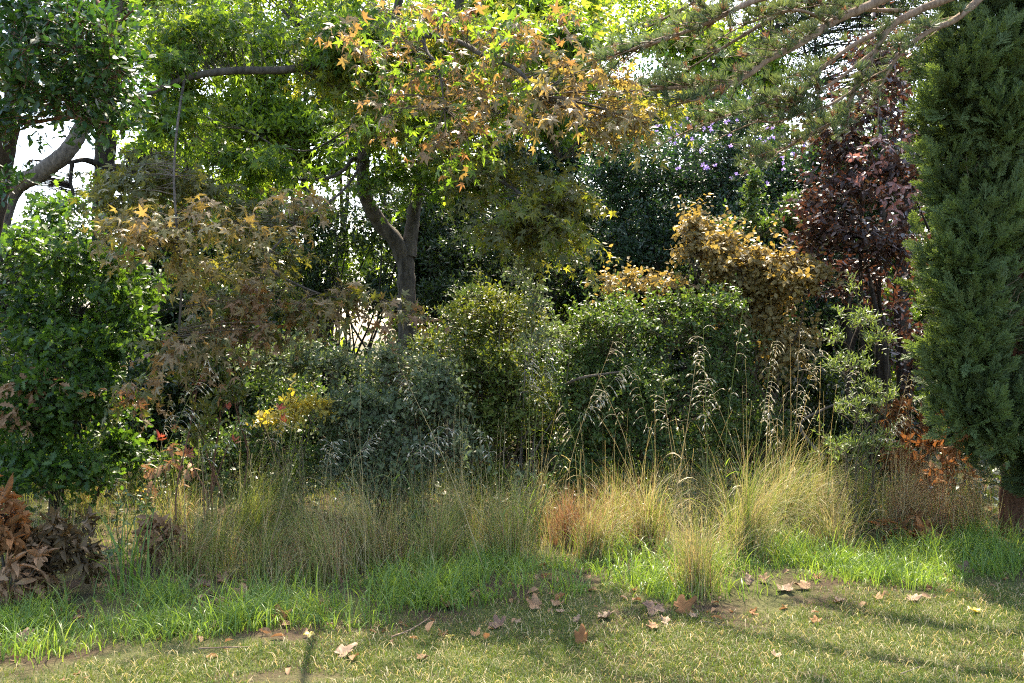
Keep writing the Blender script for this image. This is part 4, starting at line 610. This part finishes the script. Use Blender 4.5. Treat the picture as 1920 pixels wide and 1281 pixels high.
# ------------------------------------------------------------------ wild oats and other tall flowering grasses
def spikelet():  # a spindle
    V = [(0, 0, 0), (.12, .3, .03), (0, .35, .1), (-.12, .3, .03), (0, .3, -.08), (0, 1, 0)]; return np.array(V), [np.array([[0, 1, 2], [0, 2, 3], [0, 3, 4], [0, 4, 1], [5, 2, 1], [5, 3, 2], [5, 4, 3], [5, 1, 4]])]
SPK = [spikelet()]
def oat(bx, by, mx, my, tx, ty, n, mat, label, thick=.0036, open_=1.25):
    n = int(n*1.1); open_ = rng.uniform(.5, 1.5)
    b = G(bx, by); Y = b[1]; r = thing("wild_oat", label, "wild oat", b, "tall wild oats in the border"); W = MB()
    c = catmull([b-UP*.02, P(mx, my, Y), P(tx, ty, Y-.05)], 10); W.tubes(c[None], np.linspace(thick, thick*.35, len(c))[None], 5)
    W.build("stem", mat, r)
    A = MB(); T = nrm(np.gradient(c, axis=0)); i0 = int(len(c)*.66); m = max(n, 6); f = np.sort(rng.uniform(i0, len(c)-1, m)); i = f.astype(int); p = c[i]+(c[np.minimum(i+1, len(c)-1)]-c[i])*(f-i)[:, None]
    side = nrm(rnd(m)*np.array([1, .8, .2])+np.array([np.sign(tx-bx)*.7, 0, 0])); ln = rng.uniform(.03, .1, m)*open_; t = np.linspace(0, 1, 5); d = nrm(T[i]*.6+side*.8)
    pt = p[:, None]+d[:, None]*(ln[:, None]*t)[..., None]-UP*(rng.uniform(.1, 1.1)*ln[:, None]*t**2)[..., None]; A.tubes(pt, np.full((m, 5), .0009), 3)
    D = nrm(pt[:, -1]-pt[:, -2]+side*.01-UP*.02); Z = nrm(rnd(m)); Z = nrm(Z-D*(Z*D).sum(1, keepdims=True)); A.inst(SPK[0], pt[:, -1], np.cross(D, Z), D, Z, rng.uniform(.03, .05, m)); A.build("seed_head", m_oat, r)
    if by > 940:
        k = 3; L = MB(); j = rng.integers(4, max(5, int(len(c)*.5)), k); t = np.linspace(0, 1, 7); an = rng.uniform(0, 6.28, k); d = np.stack([np.cos(an), np.sin(an)*.5, np.full(k, .9)], 1); ln = rng.uniform(.15, .32, k)
        pt = c[j][:, None]+d[:, None]*(ln[:, None]*t)[..., None]-UP*(1.25*ln[:, None]*t**2.2)[..., None]; L.strips(pt, np.broadcast_to(.0042*(1-t**2)+.0004, (k, 7)), nrm(np.cross(d, UP)+rnd(k)*.2)); L.build("leaf", m_lush if mat is not m_straw else m_straw, r)
OA = [(912, 1075, 840, 880, 752, 692, 14, m_straw, "long straw pale stalk leaning steeply left across the grey green shrub"), (985, 1010, 992, 800, 990, 640, 30, m_stipa, "upright oat with a side nodding silver head in front of the yellow green shrub"), (1010, 1030, 1003, 820, 1028, 632, 22, m_stipa, "oat with two tiers of silver spikelets nodding right"),
 (985, 1060, 1060, 830, 1172, 686, 34, m_stipa, "arching oat whose white tip lies over the bare branch in the green shrub"), (1040, 1000, 1080, 830, 1150, 640, 10, m_straw, "thin bare straw crossing the arching oat"), (1110, 990, 1085, 860, 1050, 740, 14, m_stipa, "short oat with hanging green spikelets left of the dark hollow"),
 (1325, 1105, 1327, 880, 1318, 600, 26, m_stipa, "thickest upright green stalk rising from the foremost tussock"), (1250, 1030, 1285, 820, 1310, 640, 10, m_straw, "straight straw leaning right beside the thickest stalk"), (1200, 1020, 1180, 850, 1120, 700, 8, m_straw, "dry straw leaning left in front of the dark hollow"),
 (1380, 1040, 1360, 850, 1395, 560, 12, m_stipa, "tall green stem reaching the lower edge of the gold shrub"), (1430, 1010, 1385, 860, 1322, 700, 10, m_straw, "straw leaning left over the thickest stalk"), (1400, 1020, 1420, 850, 1452, 640, 30, m_stipa, "oat with a dense white upright head left of the gold shrub foot"),
 (1450, 1000, 1470, 860, 1540, 650, 30, m_stipa, "oat with a silvery head combed to the right under the gold leaves"), (1480, 1005, 1490, 850, 1500, 610, 20, m_straw, "oat with a dark narrow head in front of the lower gold leaves"), (1500, 1010, 1475, 880, 1440, 760, 22, m_straw, "short pale oat with spread spikelets below the gold shrub"),
 (1545, 1020, 1560, 840, 1590, 700, 18, m_stipa, "oat leaning against the left of the willow leaved sapling"), (1655, 1010, 1660, 880, 1705, 700, 18, m_straw, "straw with spikelets against the bright gap beside the thick dark trunk"), (1700, 1000, 1705, 860, 1712, 740, 14, m_straw, "upright straw closest to the cypress"),
 (1600, 1015, 1640, 860, 1690, 780, 22, m_stipa, "oat bending right below the willow leaved sapling"), (1290, 1010, 1262, 860, 1240, 700, 16, m_straw, "straw with white hanging spikelets in front of the broad green shrub"), (1230, 990, 1225, 850, 1190, 690, 10, m_stipa, "fine green stem in front of the middle of the broad green shrub"),
 (240, 1070, 300, 870, 395, 660, 20, m_stipa, "green oat leaning right up to the red tipped sapling"), (255, 1070, 340, 900, 470, 780, 12, m_stipa, "green stalk leaning strongly right beneath the yellow leaves"), (275, 1000, 300, 850, 320, 740, 12, m_straw, "thin straw left of the red tipped sapling"),
 (360, 1010, 372, 860, 372, 760, 16, m_straw, "pale straw stem standing in front of the red tipped sapling"), (440, 1000, 470, 880, 560, 740, 14, m_straw, "straw leaning right toward the yellow leaved shrub"), (620, 1040, 640, 900, 720, 790, 20, m_stipa, "oat with drooping spikelets in front of the grey green shrub"),
 (600, 1030, 610, 900, 622, 830, 26, m_straw, "short oat with white dangling spikelets beside dark stems"), (700, 1050, 745, 890, 838, 800, 22, m_stipa, "oat arching right with spikelets over the lower grey green leaves"), (960, 1080, 930, 900, 905, 800, 10, m_stipa, "green stem at the left of the broad leaved grass"), (20, 960, 30, 860, 45, 800, 14, m_stipa, "oat by the young oak at the far left")]
for o in OA: oat(*o)
def broad_grass(px, py, lab):
    b = G(px, py); k = 26; v = np.tile(b, (k, 1)); v[:, :2] += rng.normal(size=(k, 2))*.06; mb = MB(); blades(mb, v, rng.uniform(.35, .75, k), rng.uniform(.5, 2.0, k), rng.uniform(.008, .014, k), 9); tag(mb.build("broad_leaved_grass", m_lush), lab, "grass", "broad leaved grass clumps")
broad_grass(985, 1015, "clump of broad arching grass leaves below the silver headed oats"); broad_grass(1410, 1000, "broad arching grass leaves behind the feathery tussocks"); broad_grass(245, 1110, "dark green clump of coarse grass left of the pale dead leaves"); broad_grass(1500, 980, "broad grass leaves low in front of the dark gap")

# ------------------------------------------------------------------ weeds with leaves and flowers
def weed(px, py, top, w_, label, mat, fl, n=26, size=.06):
    b = G(px, py); Y = b[1]; r = thing("weed", label, "weed", b); W = MB(); L = MB(); Fl = MB(); S = []
    for k in range(4):
        c = catmull([b, P(px+rng.normal()*w_*.4, (py+top)/2, Y), P(px+rng.normal()*w_, top+abs(rng.normal())*30, Y)], 8); W.tubes(c[None], np.linspace(.004, .0015, len(c))[None], 5); S.append(c)
        i = rng.integers(2, len(c), n//4); sprays(L, None, c[i], nrm(rnd(len(i))*np.array([1, 1, .3])+UP*.3), .02, 2, size, OVM+OV, up=.1, nr=.5, nv=(0, -.5, .7))
        if fl: sprays(Fl, None, c[-2:-1], UP[None], .01, 9, .014, OVR, fw=.3, droop=0, up=.2)
    W.build("stem", m_sapl, r); L.build("foliage", mat, r)
    if fl: Fl.build("flower", m_ypet, r)
weed(225, 1040, 900, 26, "weed with grey green leaves and small yellow flowers by the dark brown dead branch", m_grey, 1); weed(275, 1010, 905, 20, "yellow flowered weed just right of the grey leaved one", m_midgr, 1)
weed(785, 1020, 930, 14, "leafy green weed growing out of the lush grass under the grey green shrub", m_midgr, 0, 40, .05); weed(980, 1000, 840, 22, "pale leafy weed among the broad leaved grass", m_grey, 1, 40, .05); weed(1660, 985, 880, 40, "fine leaved weed at the foot of the willow leaved sapling", m_will, 0, 60, .04); weed(190, 1090, 1010, 24, "low weed with round leaves beside the dark brown dead branch", m_midgr, 0, 16, .07)

# ------------------------------------------------------------------ heaps of cut branches with dead leaves
def dead_branch(px, py, ells, mat, label, n, size=.11, tm=OVM):
    b = G(px, py); r = thing("dead_branch", label, "dead branch", b, "cut branches with dead leaves"); q, d = crown(ells, n, .3, None); W = MB(); S = grow_stems(W, b, q[rng.choice(len(q), 3)], .012); L = MB(); link_twigs(W, S, q, .003, 1)
    sprays(L, W, q, nrm(d+rnd(len(q))*.3), .08, 7, size, [t_oval(.42, .5, .7), t_oval(.36, .8, -.5), t_oval(.45, .35, 1.0), t_oak(.7, .7)], fw=.6, up=.0, nr=1.0); W.build("branch", bark_grey, r); L.build("dead_foliage", mat, r)
dead_branch(-30, 1130, [(10, 945, 5.9, 45, 40, .15), (20, 1000, 5.85, 50, 40, .15), (-60, 980, 5.9, 60, 70, .2)], m_dryo, "cut branch with large bright orange brown dead leaves at the left edge", 75, .1)
dead_branch(60, 1110, [(130, 1005, 6.0, 42, 30, .15), (100, 1040, 6.0, 45, 30, .15), (150, 1050, 5.95, 25, 25, .1), (60, 1040, 5.95, 40, 40, .15)], m_dryd, "cut branch with dark curled brown leaves beside the orange one", 95, .09)
dead_branch(270, 1060, [(295, 1005, 6.5, 38, 24, .12), (320, 1000, 6.5, 30, 22, .12)], m_dry, "small bunch of curled brown leaves right of the yellow flowered weeds", 34, .08)
dead_branch(30, 1140, [(15, 1085, 5.6, 35, 25, .12), (60, 1060, 5.8, 40, 30, .12)], m_dry, "lowest tan dead leaves under the orange brown branch", 26, .1)
dead_branch(1720, 950, [(1700, 850, 8.9, 60, 30, .3), (1770, 810, 9.0, 50, 40, .3), (1690, 790, 9.2, 50, 30, .3), (1760, 880, 8.6, 60, 40, .3)], m_dryo, "heap of rusty dead leaves beside the cypress foot", 80, .11)
dead_branch(1720, 1010, [(1690, 990, 7.6, 50, 14, .2), (1740, 1000, 7.5, 60, 10, .2)], m_dryo, "rusty dead leaves lying at the front of the border near the cypress", 26, .09)

# ------------------------------------------------------------------ fallen plane leaves, one by one
def plane_leaf(px, py, size, mat, curl, tilt, label):
    size *= .84
    lobes = [(-2.25, .42), (-1.15, .85), (0, 1.0), (1.15, .85), (2.25, .42)]; n = 40; an = np.linspace(-math.pi, math.pi, n, endpoint=False)
    rad = .5+.05*np.sin(an*9+rng.uniform(0, 6))+.04*np.sin(an*15)
    for a, l in lobes: rad = np.maximum(rad, l*np.exp(-((an-a)/.56)**2)+.02*np.sin(an*17)); 
    rad = np.where(np.abs(an) > 2.9, .2, rad); V = [np.zeros((1, 2))]
    for f in (.33, .66, 1.0): V.append(np.stack([np.sin(an), np.cos(an)], 1)*(rad*f)[:, None])
    v = np.vstack(V); a0 = rng.uniform(0, 6.28); x = v[:, 0]*math.cos(a0)-v[:, 1]*math.sin(a0); y = v[:, 0]*math.sin(a0)+v[:, 1]*math.cos(a0); curl = curl*.8; tilt = tilt*.7; R = .62/max(curl, .15)
    th = x/R; xx = R*np.sin(th); zz = R*(1-np.cos(th))+.10*np.sin(v[:, 0]*7+rng.uniform(0, 6))*np.hypot(x, y)+.25*curl*y*y+.07*np.abs(np.sin(np.arctan2(v[:, 0], v[:, 1])*2.6))*np.hypot(x, y)
    q0 = np.stack([xx, y, zz], 1)+rng.uniform(0, 9); zz = zz+.16*noise3(q0, 1.3)*np.hypot(x, y)+.05*noise3(q0, 3.5)*np.hypot(x, y); xx = xx+.1*noise3(q0+5, 1.2)*np.abs(y)
    p = np.stack([xx, y, zz], 1)*size*.6; ca, sa = math.cos(tilt), math.sin(tilt); p = np.stack([p[:, 0], p[:, 1]*ca-p[:, 2]*sa, p[:, 1]*sa+p[:, 2]*ca], 1); q = rng.uniform(-.6, .6); p = np.stack([p[:, 0]*math.cos(q)-p[:, 1]*math.sin(q), p[:, 0]*math.sin(q)+p[:, 1]*math.cos(q), p[:, 2]], 1)
    b = G(px, py); p = p-np.array([0, 0, np.sort(p[:, 2])[len(p)//12]]); f = [[0, 1+i, 1+(i+1) % n] for i in range(n)]; g = []
    for k in range(2): g += [[1+k*n+i, 1+(k+1)*n+i, 1+(k+1)*n+(i+1) % n, 1+k*n+(i+1) % n] for i in range(n)]
    mb = MB(); mb.add(p, [np.array(f), np.array(g)]); s = np.array([[0, -.15-.2*t, .12*math.sin(3*t)] for t in np.linspace(0, 2.2, 6)])*size*.55
    s = np.stack([s[:, 0], s[:, 1]*ca-s[:, 2]*sa, np.abs(s[:, 2])+.004], 1); mb.tubes(s[None], np.full((1, 6), .0016), 4)
    o = mb.build("fallen_leaf", mat); o.location = b+UP*.012; o.rotation_euler = (0, 0, 0)
    md = o.modifiers.new("thickness", 'SOLIDIFY'); md.thickness = .0008
    tag(o, label, "fallen leaf", "dry plane leaves along the lawn edge")
FL = [(642, 1232, .16, m_dryp, .7, .35, "large pinkish white curled leaf lying alone on the sunny lawn"), (528, 1170, .17, m_dryo, 1.3, .9, "orange brown leaf standing on edge against the bright grass"), (396, 1180, .11, m_dryp, .9, .3, "small pale crumpled leaf left of the orange standing leaf"), (452, 1122, .2, m_dry, .5, .75, "largest tan leaf propped up in the group by the left grass"),
 (420, 1130, .16, m_dry, 1.1, .2, "crumpled tan leaf in front of the largest propped one"), (395, 1115, .13, m_dryd, 1.2, .3, "dark curled leaf behind the crumpled tan one in the left group"), (420, 1092, .13, m_dry, .8, .9, "pointed leaf standing up at the back of the left group"), (385, 1098, .15, m_dryv, .7, .3, "brownish purple leaf at the left end of the left group"),
 (440, 1145, .12, m_dryp, .9, .2, "pale leaf flat in front of the left group"), (42, 1210, .15, m_dryv, .8, 1.0, "pale upright leaf in the grass at the lower left corner"), (95, 1158, .14, m_dryo, 1.4, .2, "rolled brown leaf on the bare soil below the dead branches"), (842, 1138, .2, m_dry, 1.6, .1, "long rolled tan leaf on the soil in front of the middle grass"),
 (1004, 1142, .16, m_dry, 1.0, .6, "tan leaf tilted up at the grass edge, left of two smaller ones"), (1044, 1138, .11, m_dry, .7, .2, "small tan leaf right of the tilted one"), (1050, 1150, .08, m_dryp, .8, .3, "tiny pale scrap below the small tan leaf"), (935, 1178, .15, m_dryv, 1.4, .5, "folded pinkish brown leaf left of the flat tan ones"), (892, 1195, .1, m_dry, 1.2, .2, "curled scrap left of the folded pinkish leaf"),
 (832, 1195, .09, m_dryo, 1.0, .2, "small rusty curl on the shaded lawn"), (845, 1198, .07, m_yel, .6, .2, "small yellowish leaf beside the rusty curl"), (1090, 1208, .15, m_dryo, 1.7, 1.1, "brown leaf standing upright like a scroll on the lawn"), (1134, 1160, .15, m_dryp, 1.4, .3, "cupped leaf with pale inside between the upright scroll and the big dark leaf"), (1080, 1168, .09, m_dryp, 1.2, .5, "small twisted pale leaf left of the cupped one"),
 (1226, 1148, .21, m_dryv, .9, .5, "biggest purplish brown leaf arched on the lawn edge"), (1278, 1150, .19, m_dryo, .8, 1.0, "broad orange brown leaf standing beside the biggest purplish one"), (1300, 1160, .1, m_dryp, .9, .2, "pale scrap right of the broad orange leaf"), (1228, 1180, .12, m_dry, 1.2, .1, "flat tan strip of leaf in front of the biggest one"), (1250, 1172, .09, m_dryp, .9, .5, "small pale curl between the flat strip and the broad orange leaf"),
 (1402, 1095, .15, m_dryv, .8, .9, "greyish upright leaf behind the right hand leaf row"), (1430, 1092, .13, m_dry, .9, .6, "tan leaf next to the greyish upright one"), (1470, 1108, .2, m_dryp, 1.3, .1, "long pale leaf in the lush grass with a brown tip"), (1510, 1105, .15, m_dry, .7, .3, "pinkish tan leaf right of the long pale one"), (1530, 1088, .09, m_dryo, .7, .5, "small rusty leaf in the lush grass"),
 (1575, 1130, .12, m_dryp, 1.3, .1, "thin pale curled leaf in front of the bright grass at the right"), (1806, 1078, .16, m_dryv, .4, 1.1, "flat purple brown leaf upright in the grass at the right"), (1710, 1128, .14, m_dryp, 1.2, .2, "crumpled whitish leaf on the lawn under the right hand grass"), (1645, 1125, .12, m_dry, 1.3, .1, "narrow tan leaf left of the crumpled whitish one"),
 (1410, 1155, .08, m_dryo, .9, .5, "small orange leaf on the lawn right of the broad orange one"), (1530, 1170, .09, m_dryo, .6, .4, "lone small rusty leaf further right on the lawn"), (1458, 1235, .09, m_dryp, 1.2, .1, "small whitish leaf low on the lawn at the right of centre"), (1832, 1150, .1, m_yel, .5, .2, "pale yellow leaf flat on the lawn at the right"), (970, 1170, .07, m_dryp, 1.2, .2, "white rolled scrap between the tilted and the folded leaves"), (795, 1238, .1, m_dry, 1.0, .2, "tan leaf at the edge of the sunny lawn patch"), (580, 1195, .08, m_yel, .4, .5, "green yellow leaf below the bright grass clump")]
for l in FL: plane_leaf(*l)
# sticks
def stick(pts, r0, mat, label):
    W = MB(); W.limb([G(p[0], p[1])+UP*(p[2] if len(p) > 2 else .02) for p in pts], [r0, r0*.9, r0*.6], 6, 8); tag(W.build("fallen_stick", mat), label, "stick", "sticks and straws on the ground")
stick([(733, 1202), (770, 1188), (806, 1165)], .005, bark_tan, "straight straw coloured stick on the lawn left of the rolled tan leaf"); stick([(372, 1224), (420, 1222), (470, 1221)], .004, bark_tan, "thin stick on the dark lawn below the left grass"); stick([(1688, 1272), (1705, 1266), (1725, 1258)], .003, bark_pale, "short pale straw at the lower right of the lawn")
stick([(352, 1005, .22), (410, 1025, .14), (492, 1048, .03)], .005, m_straw, "thick straw stalk slanting down through the left tussocks"); stick([(160, 1062, .02), (200, 1045, .05), (235, 1030, .1)], .01, bark_grey, "grey stick rising right of the dark brown dead branch"); stick([(1310, 1172), (1330, 1174), (1358, 1180)], .003, bark_pale, "pale twig right of the biggest purplish leaf"); stick([(1560, 990, .1), (1620, 985, .06), (1690, 980, .05)], .006, bark_pale, "pale stick low in the grass near the willow leaved sapling")
def bare_bough(pts, rad, label):
    W = MB(); W.limb([P(*p) for p in pts], rad, 8, 8, .1); tag(W.build("bare_branch", bark_pale), label, "branch", "bare branches in the shrubs")
bare_bough([(1545, 860, 8.8), (1500, 800, 8.9), (1540, 770, 8.9), (1610, 740, 9.0)], [.016, .015, .013, .008], "grey bare branch low in the dark gap behind the oats"); bare_bough([(1050, 726, 8.9), (1085, 710, 8.65), (1120, 703, 8.6), (1165, 697, 8.6)], [.013, .012, .01, .006], "grey bare branch poking out of the broad green shrub")
